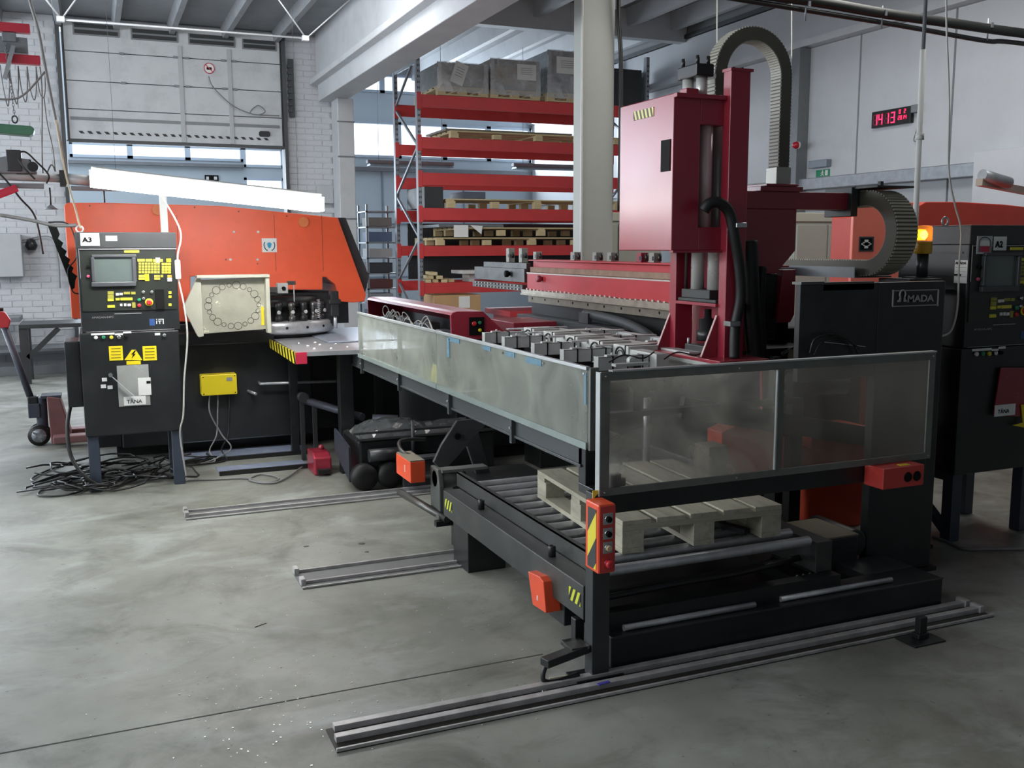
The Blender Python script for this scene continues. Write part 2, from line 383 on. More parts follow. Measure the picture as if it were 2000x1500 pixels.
# far wall seen through the rack and the dock door
W20 = 20.0
wf = MB()
wf.box(-7.2, W20, 0, 12, W20+.25, 2.7).box(-7.2, W20, 4.19, 12, W20+.25, 4.76).box(-7.2, W20, 5.14, 12, W20+.25, 5.5)
wf.box(3.62, W20, 2.7, 5.0, W20+.25, 4.19).box(5.0, W20, 2.7, 12, W20+.25, 3.46)
wf.box(-7.2, W20, 2.7, 2.84, W20+.25, 3.30).box(-7.2, W20, 3.58, 3.62, W20+.25, 4.19).box(-7.2, W20, 3.3, -.25, W20+.25, 3.6)
wf.box(2.84, W20, 3.0, 3.62, W20+.25, 3.2)
wf.box(-7.2, W20, 4.76, 4.0, W20+.25, 5.14)
struct('wall_far', wf, TEAL)
def window(n, x0, x1, z0, z1, nb, lab):
    fr = MB(); t = .05; y = W20-.03
    fr.box(x0, y, z0, x1, y+.1, z0+t).box(x0, y, z1-t, x1, y+.1, z1).box(x0, y, z0, x0+t, y+.1, z1).box(x1-t, y, z0, x1, y+.1, z1)
    for k in range(1, nb): fr.box(x0+(x1-x0)*k/nb-.05, y, z0, x0+(x1-x0)*k/nb+.05, y+.1, z1)
    o = struct('window_%d' % n, fr, mt('window_frame', (176, 190, 205), .5, 0, .03), label=lab)
    for k in range(nb):
        a = x0+(x1-x0)*k/nb+.05; b = x0+(x1-x0)*(k+1)/nb-.05
        obj('pane', MB().box(a, y+.05, z0+t, b, y+.056, z1-t), GLASS, o)
window(1, 5.0, 9.0, 3.46, 4.19, 4, 'long bright window band behind the pallet rack')
window(2, 4.0, 9.0, 4.76, 5.14, 3, 'narrow top window band under the far ceiling')
window(3, -.25, 2.84, 3.30, 3.58, 3, 'low window band seen under the raised dock door')
window(4, 2.84, 3.62, 3.2, 3.58, 1, 'small bright window at the right of the dock opening')
window(5, 2.84, 3.62, 2.7, 3.0, 1, 'lower bright window at the right of the dock opening')
struct('trim_ledge', MB().box(3.62, W20-.12, 3.18, 12, W20, 3.26), MIDG, label='ledge under the far window band')
mb = MB()
for x in (5.6, 7.4, 9.3): mb.box(x, W20-.02, 0, x+.03, W20, 3.2)
mb.box(3.6, W20-.02, 2.1, 12, W20, 2.13).box(3.6, W20-.02, 1.0, 12, W20, 1.03)
struct('trim_seam', mb, mt('seam_grey', (120, 136, 150), .6, 0, .03), label='panel seams on the blue-grey far wall')
struct('trim_ledge', MB().box(-7, W20-.1, 3.18, 2.84, W20, 3.24), MIDG, label='ledge under the window band beyond the dock door')

# right wall: upper white panels (each a part), metal duct, lower wall
WR = struct('wall_right', MB().box(9.02, -6, 0, 9.3, 20, 5.3), mt('wall_right_core', (150, 153, 156), .6, 0, .05, 3))
ys = [19.9, 17.4, 15.6, 13.9, 12.4, 10.95, 9.93, 8.45, 6.9, 5.4, 3.9]
for a, b in zip(ys[:-1], ys[1:]):
    obj('wall_panel', MB().box(8.985, b+.015, 2.52, 9.02, a-.015, 4.24), PANELW, WR, .004)
    obj('wall_panel', MB().box(8.985, b+.015, 0.02, 9.02, a-.015, 2.38), mt('lower_wall_grey', (158, 163, 168), .6, 0, .05, 3), WR, .004)
obj('wall_panel', MB().box(8.985, 3.9, 4.36, 9.02, 19.9, 4.92), PANELW, WR)
struct('trim_cornice', MB().prism([(9.02, 4.24), (8.9, 4.27), (8.9, 4.36), (9.02, 4.38)], 'y', 0, 20), BEAMW, label='cornice along the top of the right wall')
struct('trim_cornice', MB().box(8.95, 0, 4.93, 9.02, 20, 4.99), DGREY, label='dark rail high on the right wall')
struct('trim_post', MB().box(8.80, 10.86, 0, 8.985, 11.02, 4.24), MIDG, .005, label='grey steel post on the right wall')
struct('trim_duct', MB().box(8.86, 7.9, 2.38, 8.985, 10.9, 2.53), GALV, .008, label='galvanised cable duct along the right wall')
struct('trim_duct', MB().box(8.86, 11.1, 2.40, 8.985, 15.0, 2.53), mt('duct_old', (150, 152, 148), .5, .2, .1), .008, label='old duct on the right wall beyond the post')
struct('trim_box', MB().box(8.7, 6.6, 0, 8.985, 7.85, 2.62), PANELW, .01, label='white boxed-in wall section at the right end of the duct')
# concrete column in the middle of the hall
struct('trim_column', MB().box(4.615, 9.0, 0, 4.98, 9.2, 5.3), mt('column_grey', (168, 171, 166), .6, 0, .03, 3, dirt=(150, 152, 148), damt=.25), .012, label='pale grey column in the middle of the hall')

# dock door: sectional, partly raised
DD = struct('door_1', MB().box(-.20, 14.98, 3.10, 2.72, 15.0, 4.72), mt('door_core', (128, 132, 136), .6, 0, .05), label='partly raised sectional dock door')
zs = [3.12, 3.525, 3.90, 4.29, 4.72]
for a, b in zip(zs[:-1], zs[1:]):
    obj('door_panel', MB().box(-.17, 14.93, a+.005, 2.70, 14.975, b-.005), DOORW, DD, .004)
for k in range(24):
    x = -.03 + k*.108
    obj('hazard_mark', MB().prism([(x, 3.20), (x+.05, 3.20), (x+.02, 3.235), (x-.03, 3.235)], 'y', 14.926, 14.931), mt('hazard_black', (40, 42, 44), .6, 0, 0), DD)
obj('bottom_seal', MB().box(-.19, 14.92, 3.08, 2.72, 14.99, 3.12), DGREY, DD)
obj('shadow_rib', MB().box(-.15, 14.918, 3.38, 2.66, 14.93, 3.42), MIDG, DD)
for x0, x1, z0, z1 in ((-.05, .534, 4.50, 4.66), (.68, 1.297, 4.49, 4.64), (1.435, 2.075, 4.48, 4.63), (2.17, 2.66, 4.47, 4.61)):
    v = obj('door_vent', MB().box(x0, 14.915, z0, x1, 14.93, z1), MIDG, DD, .003)
    for k in range(2):
        zz = z0+.018+k*(z1-z0)/2
        obj('vent_slot', MB().box(x0+.02, 14.908, zz, x1-.02, 14.917, zz+.05), mt('slot_dark', (48, 50, 52), .7, 0, 0), v)
for x in (1.28, 1.95):
    obj('door_stile', MB().box(x, 14.915, 3.13, x+.06, 14.93, 4.45), mt('stile_grey', (172, 176, 180), .5, 0, .05), DD, .003)
obj('viewing_port', MB().prism([(2.38, 3.25), (2.36, 3.27), (2.36, 3.31), (2.38, 3.33), (2.50, 3.33), (2.52, 3.31), (2.52, 3.27), (2.50, 3.25)], 'y', 14.91, 14.93), mt('slot_dark', (48, 50, 52)), DD)
for x in (.55, 1.25, 1.40, 1.90, 2.05):
    for z in (3.90, 4.29):
        obj('hinge', MB().box(x-.03, 14.905, z-.015, x+.03, 14.93, z+.015), MIDG, DD)
# round no-entry sticker
s = obj('warning_sticker', MB().cyl((1.70, 14.925, 4.17), (1.70, 14.920, 4.17), .075, 24), PAPER, DD)
obj('sticker_ring', MB().tube([(1.70+.07*math.cos(t*PI/12), 14.919, 4.17+.07*math.sin(t*PI/12)) for t in range(24)], .006, 6, True), mt('sign_red', (190, 40, 70), .5, 0, 0), s)
obj('sticker_bar', MB().bar((1.65, 14.918, 4.22), (1.75, 14.918, 4.12), .010, .004, (0, 1, 0)), mt('sign_red', (190, 40, 70)), s)
obj('sticker_mark', MB().box(1.665, 14.919, 4.15, 1.735, 14.921, 4.185), INK, s)
for x, lab in ((-.25, 'left'), (2.74, 'right')):
    struct('trim_track', MB().box(x-.02, 14.86, 0, x+.03, 14.99, 4.72), DGREY, label='dark %s guide track of the dock door' % lab)
mb = MB()
for k in range(8): mb.box(2.80, 14.9, 3.62+k*.09, 2.86, 14.93, 3.66+k*.09)
struct('trim_track_plate', mb.box(2.82, 14.93, 3.55, 2.90, 14.97, 4.38), DGREY, label='dark spring bracket above the right guide track')
# ================================================================ BACKGROUND THINGS
def pallet(x0, y0, z0, w, d, h, nb, along, mat_b, label, group=None, board_w=None, t=.02, name='wooden_pallet', rz=0, skirts=True, nx=3, ny=3, pv=None):
    """top boards run along 'x' or 'y'"""
    T = thing(name, label, 'pallet', (x0+w/2, y0+d/2, z0), group)
    mats = mat_b
    span = w if along == 'y' else d
    bw = board_w or span/nb*.78
    for i in range(nb):
        c = (span-bw)*i/(nb-1)
        b = MB()
        tt = t*random.uniform(.95, 1.05)
        if along == 'y': b.box(x0+c, y0, z0+h-t, x0+c+bw, y0+d, z0+h-t+tt)
        else: b.box(x0, y0+c, z0+h-t, x0+w, y0+c+bw, z0+h-t+tt)
        obj('deck_board', b, mats, T, .002)
    for i in range(3):
        if along == 'y':
            yy = y0+(d-.1)*i/2; obj('cross_board', MB().box(x0, yy, z0+h-2*t, x0+w, yy+.1, z0+h-t), WOODX, T)
        else:
            xx = x0+(w-.1)*i/2; obj('cross_board', MB().box(xx, y0, z0+h-2*t, xx+.1, y0+d, z0+h-t), mats, T)
    for i in range(nx):
        for j in range(ny):
            bx, by = .1, .12
            if along == 'x': bx, by = .12, .09
            xx = x0+(w-bx)*i/(nx-1); yy = y0+(d-by)*j/(ny-1)
            obj('block', MB().box(xx, yy, z0+(t if skirts else 0), xx+bx, yy+by, z0+h-2*t), mats, T, .002)
    if skirts:
        for i in range(3):
            if along == 'y': xx = x0+(w-.1)*i/2; obj('bottom_board', MB().box(xx, y0, z0, xx+.1, y0+d, z0+t), mats, T)
            else: yy = y0+(d-.09)*i/2; obj('bottom_board', MB().box(x0, yy, z0, x0+w, yy+.09, z0+t), mats, T)
    if rz: T.rotation_euler.z = rz
    return T

RX0, RX1, RYF, RYB = 4.30, 7.98, 13.5, 14.6
RK = thing('pallet_rack', 'tall pallet rack with red beams and galvanised uprights behind the grey column', 'rack', (6.1, 14.05, 0))
UPR = mt('upright_galv', (142, 148, 156), .45, .5, .1, 10)
for x, zt in ((RX0, 4.92), (RX1, 4.5)):
    for y in (RYF, RYB):
        zt2 = zt if y == RYF else zt-.22
        up = obj('upright', MB().box(x-.005, y-.09, 0, x+.05, y, zt2), UPR, RK, .004)
        sl = MB(); z = .6
        while z < zt2-.1:
            sl.box(x+.008, y-.093, z, x+.018, y-.089, z+.03).box(x+.030, y-.093, z, x+.040, y-.089, z+.03); z += .075
        so = obj('slots', sl, mt('slot_dark', (48, 50, 52)), up); so['kind'] = 'stuff'
    z = .5; k = 0
    while z < 4.1:
        p, q = (x+.02, RYF-.02, z), (x+.02, RYB-.05, z+.62)
        if k % 2: p, q = (x+.02, RYB-.05, z), (x+.02, RYF-.02, z+.62)
        obj('brace', MB().bar(p, q, .03), UPR, RK); z += .64; k += 1
    obj('brace', MB().box(x, RYF, zt-.75, x+.02, RYB-.05, zt-.28), UPR, RK)
BEAMZ = [(3.58, 3.75), (3.01, 3.17), (2.51, 2.68), (2.02, 2.19), (1.51, 1.66), (.98, 1.13)]
for z0, z1 in BEAMZ:
    for y in (RYF, RYB):
        obj('beam', MB().prism([(y-.1, z0), (y-.1, z1), (y-.045, z1), (y-.045, z0+.03), (y-.06, z0+.02), (y-.06, z0)], 'x', RX0+.05, RX1-.01), RACKRED, RK, .003)
        for x in (RX0-.01, RX1-.02): obj('beam_hook', MB().box(x+.005, y-.105, z0-.03, x+.065, y-.08, z1+.03), RACKRED, RK)
# crates on the top level
CR_W = mt('crate_plywood', (172, 158, 134), .6, 0, .12, 3, dirt=(140, 142, 145), damt=.5)
CR_G = mt('crate_grey_wrap', (128, 126, 120), .45, 0, .25, 5, .2, dirt=(190, 192, 195), damt=.5)
CR_S = mt('crate_silver_wrap', (122, 126, 130), .3, .2, .35, 7, .3, dirt=(205, 208, 212), damt=.7, dscale=6)
WRAP = glass_mat('stretch_film', (215, 218, 222), .35, .15, .2, 5)
def crate(x0, w, h, mat, lab, plab, paper, rim=False):
    y0 = RYF-.10; z = 3.755
    pallet(x0, y0, z, w, 1.1, .125, 5, 'x', WOODR, plab, 'pallets under the top crates', name='crate_pallet')
    T = thing('wooden_crate', lab, 'crate', (x0+w/2, y0+.55, z+.13))
    obj('crate_body', MB().box(x0+.02, y0+.02, z+.13, x0+w-.02, y0+1.05, z+.13+h), mat, T, .008)
    for k in range(2): obj('side_board', MB().box(x0+.005, y0+.01, z+.13+k*(h-.07), x0+w-.005, y0+.03, z+.20+k*(h-.07)), CR_G, T)
    for xx in (x0+.012, x0+w-.06): obj('corner_strip', MB().box(xx, y0+.002, z+.13, xx+.05, y0+.03, z+.13+h), mt('crate_corner', (176, 178, 180), .4, .5, .2, 12), T)
    f = MB(); f.box(x0-.006, y0-.008, z+.05, x0+w+.006, y0-.005, z+.14+h)
    obj('stretch_film', f, WRAP, T)
    pp = MB(); (px0, pz0, pw, ph, r) = paper
    c = Vector((px0, y0-.014, pz0)); a = Vector((math.cos(r), 0, math.sin(r)))*pw/2; b = Vector((-math.sin(r), 0, math.cos(r)))*ph/2
    pr = obj('paper_sheet', pp.obox(c, a, (0, .001, 0), b), PAPER, T)
    li = MB()
    for k in range(4): li.obox(c+b*(.5-.25*k)+Vector((0, -.002, 0)), a*.6, (0, .0005, 0), b*.03)
    obj('print_lines', li, GREYM, pr)
crate(4.60, .76, .32, CR_G, 'low grey film-wrapped crate with a slanted paper sheet, leftmost on the top rack level', 'pallet under the leftmost top crate', (4.92, 4.06, .20, .30, -.35))
crate(5.40, .78, .42, CR_W, 'tan plywood crate with a printed sheet, middle of the top rack level', 'pallet under the middle tan top crate', (5.96, 4.14, .30, .22, 0))
crate(6.30, .82, .60, CR_S, 'tall silver film-wrapped crate beside the grey column on the top rack level', 'pallet under the tall silver top crate', (6.62, 4.28, .36, .24, 0))
o = obj('black_crate', MB().box(7.35, 13.42, 3.76, 7.9, 14.4, 4.30), mt('dark_crate', (44, 48, 52), .5, 0, .15), None, .008)
tag(o, 'black square crate on the top rack level right of the grey column', 'crate')

def longpal(x0, z0, w, h, lab, nb=5):
    return pallet(x0, RYF-.12, z0, w, 1.05, h, nb, 'x', WOODR, lab, None, t=.018, skirts=False, nx=5, ny=3, name='long_pallet')
def sheet_stack(x0, z, w, n, lab, mat, d=.9, dy=0):
    b = MB()
    T = thing('sheet_stack', lab, 'sheet metal', (x0+w/2, RYF+.4, z))
    for k in range(n):
        e = random.uniform(-.02, .02); obj('metal_sheet', MB().box(x0+e, RYF-.08+dy+e, z+k*.008, x0+w+e, RYF-.08+d+e, z+k*.008+.006), mat, T)
longpal(4.78, 3.175, 2.75, .10, 'long wooden pallet lying on the second rack beam from the top')
sheet_stack(4.72, 3.276, 2.0, 4, 'thin stack of dull sheets on the second rack level', mt('dull_sheet', (128, 124, 110), .5, .2, .15))
longpal(4.72, 2.195, 2.83, .13, 'pale long wooden pallet on the fourth rack level')
longpal(4.55, 1.665, 3.0, .11, 'long wooden pallet resting on the fifth red beam')
longpal(4.85, 1.80, 2.7, .12, 'long wooden pallet stacked as upper one on the fifth rack level')
sheet_stack(4.6, 1.925, 1.0, 5, 'grey sheets with papers on the upper pallet of the fifth rack level', GALV)
T = thing('paper_note', 'white sheet of paper hanging from the fifth rack level', 'paper', (4.95, RYF-.14, 1.82))
obj('sheet', MB().box(4.80, RYF-.145, 1.78, 5.02, RYF-.142, 1.95), PAPER, T)
T = thing('paper_note', 'bent white paper sheet beside the hanging one on the rack', 'paper', (5.15, RYF-.14, 1.85))
obj('sheet', MB().prism([(5.05, 1.95), (5.24, 1.94), (5.22, 1.82)], 'y', RYF-.15, RYF-.147), PAPER, T)
o = obj('storage_box', MB().box(4.40, 13.45, 2.19, 4.68, 14.3, 2.49), mt('dark_crate', (44, 48, 52)), None, .006); tag(o, 'dark boxes under the fourth red rack beam at the left upright', 'box')
o = obj('storage_box', MB().box(4.97, 13.45, 2.33, 5.33, 14.0, 2.43), mt('slate_box', (84, 92, 108), .5, 0, .1), None, .006); tag(o, 'flat blue-grey box on the pale long pallet', 'box')
for k, (x0, x1, z, dy, nm) in enumerate(((4.42, 4.50, 0, 0, 'bottom left'), (4.54, 4.60, 0, .03, 'bottom middle'), (4.66, 4.74, 0, -.01, 'bottom right'), (4.47, 4.52, 1, .04, 'upper left'), (4.59, 4.66, 1, -.02, 'upper right'), (4.52, 4.60, 2, .01, 'topmost'), (4.79, 4.84, 0, .05, 'outermost right'))):
    z = 1.132+z*.052
    o = obj('wood_offcut', MB().bar((x0, 13.41+dy, z+.025), (x1, 13.95, z+.027), .085, .045), WOODR)
    tag(o, 'pale wood offcut heaped on the lowest red beam, '+nm+' one', 'wood', 'wood offcuts heaped on the rack')
o = obj('white_bracket', MB().box(4.98, 13.5, 1.25, 5.32, 14.0, 1.30).box(5.12, 13.6, 1.13, 5.2, 13.9, 1.25), WHITE); tag(o, 'white bracket beside the wood offcuts on the rack', 'bracket')
T = thing('cardboard_box', 'brown cardboard box with a white label under the lowest rack beam', 'box', (4.9, 13.7, .7))
obj('carton', MB().box(4.50, 13.4, .70, 5.22, 14.1, .95), mt('cardboard', (186, 150, 108), .7, 0, .06), T, .004)
obj('label', MB().box(4.88, 13.395, .76, 5.05, 13.4, .93), PAPER, T)
o = obj('steel_tray', MB().box(5.6, 13.2, .62, 6.6, 14.2, .70).box(5.7, 13.1, 0, 5.8, 14.1, .62).box(6.4, 13.1, 0, 6.5, 14.1, .62), REDL, None, .005); tag(o, 'low red steel stand under the rack behind the red machine hood', 'stand')
obj('back_panel', MB().box(4.5, 14.60, 1.15, 7.6, 14.63, 2.0), mt('dark_crate', (44, 48, 52)), RK)
# small shelving left of the rack
T = thing('steel_shelf', 'narrow steel shelf stacked with small boxes left of the tall rack', 'shelf', (4.25, 15.2, 0))
for x in (3.95, 4.42):
    for y in (15.0, 15.5): obj('post', MB().box(x, y, 0, x+.03, y+.03, 2.3), GALV, T)
for k in range(8): obj('shelf_board', MB().box(3.95, 15.0, .5+k*.24, 4.45, 15.53, .52+k*.24), GALV, T)
cols = [(74, 84, 100), (150, 156, 164), (96, 60, 60), (60, 66, 74), (170, 174, 178), (90, 110, 140), (120, 120, 118)]
for k in range(7):
    o = obj('parts_box', MB().box(3.99, 15.0, .525+k*.24, 4.36, 15.4, .66+k*.24+.02*(k % 2)), mt('parts_box_%d' % k, cols[k], .6, 0, .1), None, .004)
    tag(o, ['slate', 'light grey', 'dull maroon', 'dark grey', 'pale', 'blue', 'mid grey'][k]+' parts box on the narrow shelf left of the rack, '+['lowest', 'second from the floor', 'third from the floor', 'middle', 'third from the top', 'second from the top', 'topmost'][k], 'box', 'parts boxes on the narrow shelf')

# second rack frame by the right wall
T = thing('pallet_rack', 'bare galvanised rack end frame near the right wall behind the red tower', 'rack', (8.3, 15, 0))
for x, y in ((8.02, 14.9), (8.9, 15.9)):
    obj('upright', MB().box(x, y, 0, x+.06, y+.06, 4.9), UPR, T)
obj('cross_panel', MB().box(8.08, 14.92, 4.1, 8.9, 15.0, 4.55), MIDG, T)
obj('brace', MB().bar((8.05, 14.95, 3.6), (8.9, 15.9, 4.6), .04), UPR, T)

# linear lamps in front of the far windows
def linlamp(x0, x1, z, y, lab):
    T = thing('linear_lamp', lab, 'lamp', ((x0+x1)/2, y, z))
    obj('housing', MB().box(x0, y-.06, z, x1, y+.06, z+.06), MIDG, T, .01)
    obj('reflector', MB().prism([(y-.12, z-.03), (y-.05, z+.005), (y+.05, z+.005), (y+.12, z-.03), (y+.11, z-.035), (y-.11, z-.035)], 'x', x0+.03, x1-.03), GALV, T)
    for x in (x0+.2, x1-.2): obj('hanger_wire', MB().cyl((x, y, z+.06), (x, y, 5.04), .004, 6), CABG, T)
linlamp(4.25, 5.75, 3.0, 16, 'unlit linear lamp hanging before the far windows, left one')
linlamp(6.85, 8.3, 3.02, 16, 'unlit linear lamp hanging before the far windows, right one by the column')

T = thing('wall_sign', 'small dark sign with white marks on the far wall beyond the dock door', 'sign', (2.2, 19.95, 2.85))
obj('sign_plate', MB().fy(400, 342, 427, 353, 19.97, .02), INK, T)
obj('sign_mark', MB().fy(403, 345, 408, 351, 19.96, .01).fy(418, 345, 424, 351, 19.96, .01), WHITE, T)
# lockers and boxes behind the tower
def locker(x0, y0, w, d, h, lab, seams):
    T = thing('steel_locker', lab, 'cabinet', (x0+w/2, y0+d/2, 0))
    LK = mt('locker_grey', (160, 164, 156), .5, .0, .04, 3)
    obj('carcass', MB().box(x0, y0, 0, x0+w, y0+d, h-.05), LK, T, .006)
    obj('top_band', MB().box(x0-.01, y0-.015, h-.05, x0+w+.01, y0+d, h+.04), mt('locker_top', (176, 178, 164), .5, 0, .03), T, .006)
    xs = [x0]+seams+[x0+w]
    for a, b in zip(xs[:-1], xs[1:]): obj('door', MB().box(a+.012, y0-.02, .08, b-.012, y0, h-.08), LK, T, .004)
locker(6.50, 8.0, .95, .5, 1.93, 'pale grey locker behind the cable chain arm', [6.90, 7.05])
locker(4.95, 9.3, .8, .5, 1.96, 'pale grey cabinet standing right against the hall column', [5.2])
o = obj('paper_stack', MB().box(7.08, 7.9, 1.35, 7.5, 7.98, 1.72), PAPER, None, .01); tag(o, 'white notice hanging on the grey locker beside the orange machine', 'paper')

# wall clock, exit sign, fire sounder, box
T = thing('wall_clock', 'black digital wall clock showing 14 13 in red', 'clock', (8.98, 9.32, 3.06))
obj('case', MB().box(8.93, 9.0, 3.065, 8.985, 9.63, 3.26), mt('clock_black', (14, 13, 14), .3, 0, 0), T, .006)
LED = mt('led_red', (255, 40, 90), .5, 0, 0, emit=3)
DIM = mt('led_dim', (120, 10, 34), .5, 0, 0, emit=.06)
def seg(par, y, z, s, ch, m1, m2):
    """seven-segment digit on the wall; y decreases to the right"""
    w_, t = s*.46, s*.105; S = {'1': 'bc', '4': 'fgbc', '3': 'abgcd', '0': 'abcdef', '2': 'abged', '8': 'abcdefg', '9': 'abcdfg'}[ch]
    P = {'a': (0, s, w_, s), 'g': (0, s/2, w_, s/2), 'd': (0, 0, w_, 0), 'f': (0, s/2, 0, s), 'b': (w_, s/2, w_, s), 'e': (0, 0, 0, s/2), 'c': (w_, 0, w_, s/2)}
    on, off = MB(), MB()
    for k, (a, b, c, d) in P.items():
        q = on if k in S else off
        q.box(8.926, y-a+t/2, z+b-t/2, 8.930, y-c-t/2, z+d+t/2)
    obj('digit', on, m1, par)
    if off.v: obj('digit_ghost', off, m2, par)
for y, ch in ((9.59, '1'), (9.505, '4'), (9.40, '1'), (9.305, '3')): seg(T, y, 3.10, .115, ch, LED, DIM)
for y, z, ch in ((9.18, 3.19, '0'), (9.10, 3.19, '2'), (9.19, 3.12, '2'), (9.155, 3.12, '0'), (9.12, 3.12, '1'), (9.085, 3.12, '4')): seg(T, y, z, .042, ch, LED, DIM)
T2 = thing('wall_sensor', 'small grey sensor box with a dangling wire beside the clock', 'sensor', (8.97, 8.93, 3.2))
obj('housing', MB().box(8.90, 8.88, 3.17, 8.985, 8.97, 3.26), MIDG, T2, .006)
obj('wire', MB().tube(spline([(8.97, 8.93, 3.17), (8.96, 8.92, 3.0), (8.95, 8.95, 2.86), (8.96, 8.90, 2.84)]), .006, 6), CABG, T2)
obj('wire', MB().cyl((8.97, 8.88, 3.17), (8.97, 8.88, 2.53), .006, 6), CABG, T2)
T = thing('exit_sign', 'green running-man exit sign under a grey emergency light on the right wall', 'sign', (8.97, 10.55, 2.55))
obj('emergency_lamp', MB().box(8.90, 10.38, 2.66, 8.985, 10.74, 2.76), mt('lamp_grey', (120, 130, 142), .4, 0, .05), T, .01)
sg = obj('sign_plate', MB().box(8.975, 10.40, 2.545, 8.982, 10.66, 2.635), mt('exit_green', (30, 130, 90), .5, 0, 0), T)
obj('runner', MB().box(8.972, 10.52, 2.57, 8.975, 10.54, 2.61).bar((8.973, 10.53, 2.575), (8.973, 10.50, 2.555), .01).bar((8.973, 10.53, 2.575), (8.973, 10.56, 2.556), .01).bar((8.973, 10.50, 2.60), (8.973, 10.56, 2.59), .008).cyl((8.972, 10.53, 2.62), (8.975, 10.53, 2.62), .009, 10), WHITE, sg)
obj('doorway', MB().box(8.972, 10.43, 2.556, 8.975, 10.48, 2.624), WHITE, sg)
T = thing('alarm_sounder', 'small red alarm beacon on the grey wall post', 'alarm', (8.78, 10.8, 2.9))
obj('dome', MB().lathe((8.78, 10.82, 2.97), [(.045, 0), (.05, -.02), (.035, -.06), (.01, -.07)], 14, 'x'), mt('alarm_red', (170, 20, 40), .3, 0, 0), T)
obj('mount', MB().cyl((8.80, 10.82, 2.97), (8.775, 10.82, 2.97), .05, 14), WHITE, T)

# overhead pipes upper right, conduit pole, cords
def pipe(name, pts, r, mat, lab, cat='pipe'):
    o = obj(name, MB().tube(spline(pts), r, 12), mat); return tag(o, lab, cat)
pipe('overhead_pipe', [(1.6, 6, 3.52), (3.4, 6, 3.44), (4.9, 6, 3.415), (5.6, 6, 3.387), (6.26, 6, 3.372), (7.12, 6, 3.355), (8.9, 6, 3.35)], .038, mt('pipe_black', (40, 42, 42), .5, .2, .2), 'thick black pipe under the roof at the upper right')
pipe('overhead_cable', [(2.2, 6.02, 3.42), (3.6, 6.02, 3.40), (4.54, 6.02, 3.365), (5.6, 6.02, 3.325), (6.04, 6.02, 3.305), (6.73, 6.02, 3.27), (7.1, 6.02, 3.28), (8.9, 6.02, 3.24)], .019, CABK, 'thinner black cable sagging just below the thick overhead pipe', 'cable')
for x in (4.9, 5.62, 6.72):
    o = obj('pipe_hanger', MB().cyl((x, 6, 3.27), (x, 6, 3.44), .006, 8).box(x-.01, 5.955, 3.36, x+.01, 5.965, 3.40), GALV); tag(o, 'small hook between cable and overhead black pipe, '+{4.9: 'leftmost', 5.62: 'middle', 6.72: 'rightmost'}[x]+' one', 'hook', 'hooks between pipe and cable')
pipe('hanging_hose', [(4.94, 8.9, 5.0), (4.96, 8.9, 4.4), (4.98, 8.93, 3.9), (5.02, 8.94, 3.4), (5.02, 8.94, 2.0)], .022, CABK, 'black cable bundle running down beside the grey hall column', 'cable')
pipe('column_conduit', [(4.60, 8.98, 0.5), (4.60, 8.98, 2.5), (4.60, 8.98, 5.2)], .012, WHITE, 'thin white conduit on the left edge of the hall column', 'conduit')
T = thing('conduit_pole', 'pale vertical conduit pole rising behind the amber beacon', 'pole', (5.05, 5.0, 0))
obj('pole', MB().cyl((5.07, 5.0, 0), (5.04, 5.0, 2.9), .019, 12), WHITE, T)
obj('upper_tube', MB().cyl((5.04, 5.0, 2.88), (5.035, 5.0, 5.3), .012, 10), MIDG, T)
obj('collar', MB().cyl((5.05, 5.0, 2.33), (5.05, 5.0, 2.37), .028, 12), WHITE, T)
pipe('dangling_cord', [Y(1848, -40, 3.86), Y(1849, 60, 3.86), Y(1854, 200, 3.86), Y(1853, 330, 3.86), Y(1865, 400, 3.86), Y(1877, 450, 3.86), Y(1873, 520, 3.86), Y(1870, 600, 3.80), Y(1858, 645, 3.75), Y(1838, 657, 3.7)], .005, CABW, 'thin white cord dangling from the roof past the left side of cabinet A2', 'cord')
for u, v0, v1, y in ((1400, -60, 130, 8.0), (1546, -60, 115, 8.0)):
    a = Y(u, v0, y); b = Y(u, v1, y)
    pipe('hanging_wire', [a, (a+b)/2, b], .006, CABW, 'thin white wire hanging from the roof at the %s of the upright cable chain' % ('left' if u == 1400 else 'right'), 'wire')
T = thing('wall_floodlight', 'wire-guarded floodlight at the right picture edge', 'lamp', (7.2, 6.2, 2.1))
obj('lamp_body', MB().cyl((6.98, 6.2, 2.23), (7.3, 6.2, 2.17), .05, 14), GALV, T)
obj('bracket', MB().bar((6.95, 6.2, 2.17), (8.7, 6.6, 2.05), .06), mt('bracket_tan', (140, 134, 120), .5, 0, .1), T)
# ================================================================ LEFT MACHINE (turret press), its cabinet and what stands round it
PY = 8.0
PR = thing('turret_punch_press', 'large orange and black turret punch press at the left, behind control cabinet A3', 'machine', (1.2, 8.4, 0))
def pxy(pts, y): return [(Y(a, b, y).x, Y(a, b, y).z) for a, b in pts]
BLK = mt('press_black', (27, 29, 31), .42, 0, .25, 4, .1, dirt=(60, 62, 64), damt=.3)
frm = pxy([(125, 402), (131, 396), (210, 396), (430, 402), (660, 425), (715, 576), (712, 589), (690, 591), (664, 589), (655, 556), (637, 541), (630, 541), (630, 566), (522, 566), (522, 540), (372, 540), (372, 629), (140, 622)], PY)
obj('frame', MB().prism(frm, 'y', PY, PY+.95), ORANGE, PR, .006)
side = pxy([(660, 425), (676, 425), (722, 540), (714, 573)], PY+.1)
obj('frame_side', MB().prism(side, 'y', PY+.12, PY+.9), DGREY, PR)
seam = MB()
for u in (345, 535, 628): p = Y(u, 420, PY); q = Y(u, 530, PY); seam.box(p.x-.002, PY-.002, q.z, p.x+.002, PY+.001, p.z)
obj('panel_seam', seam, mt('seam_orange', (140, 60, 36), .6, 0, 0), PR)
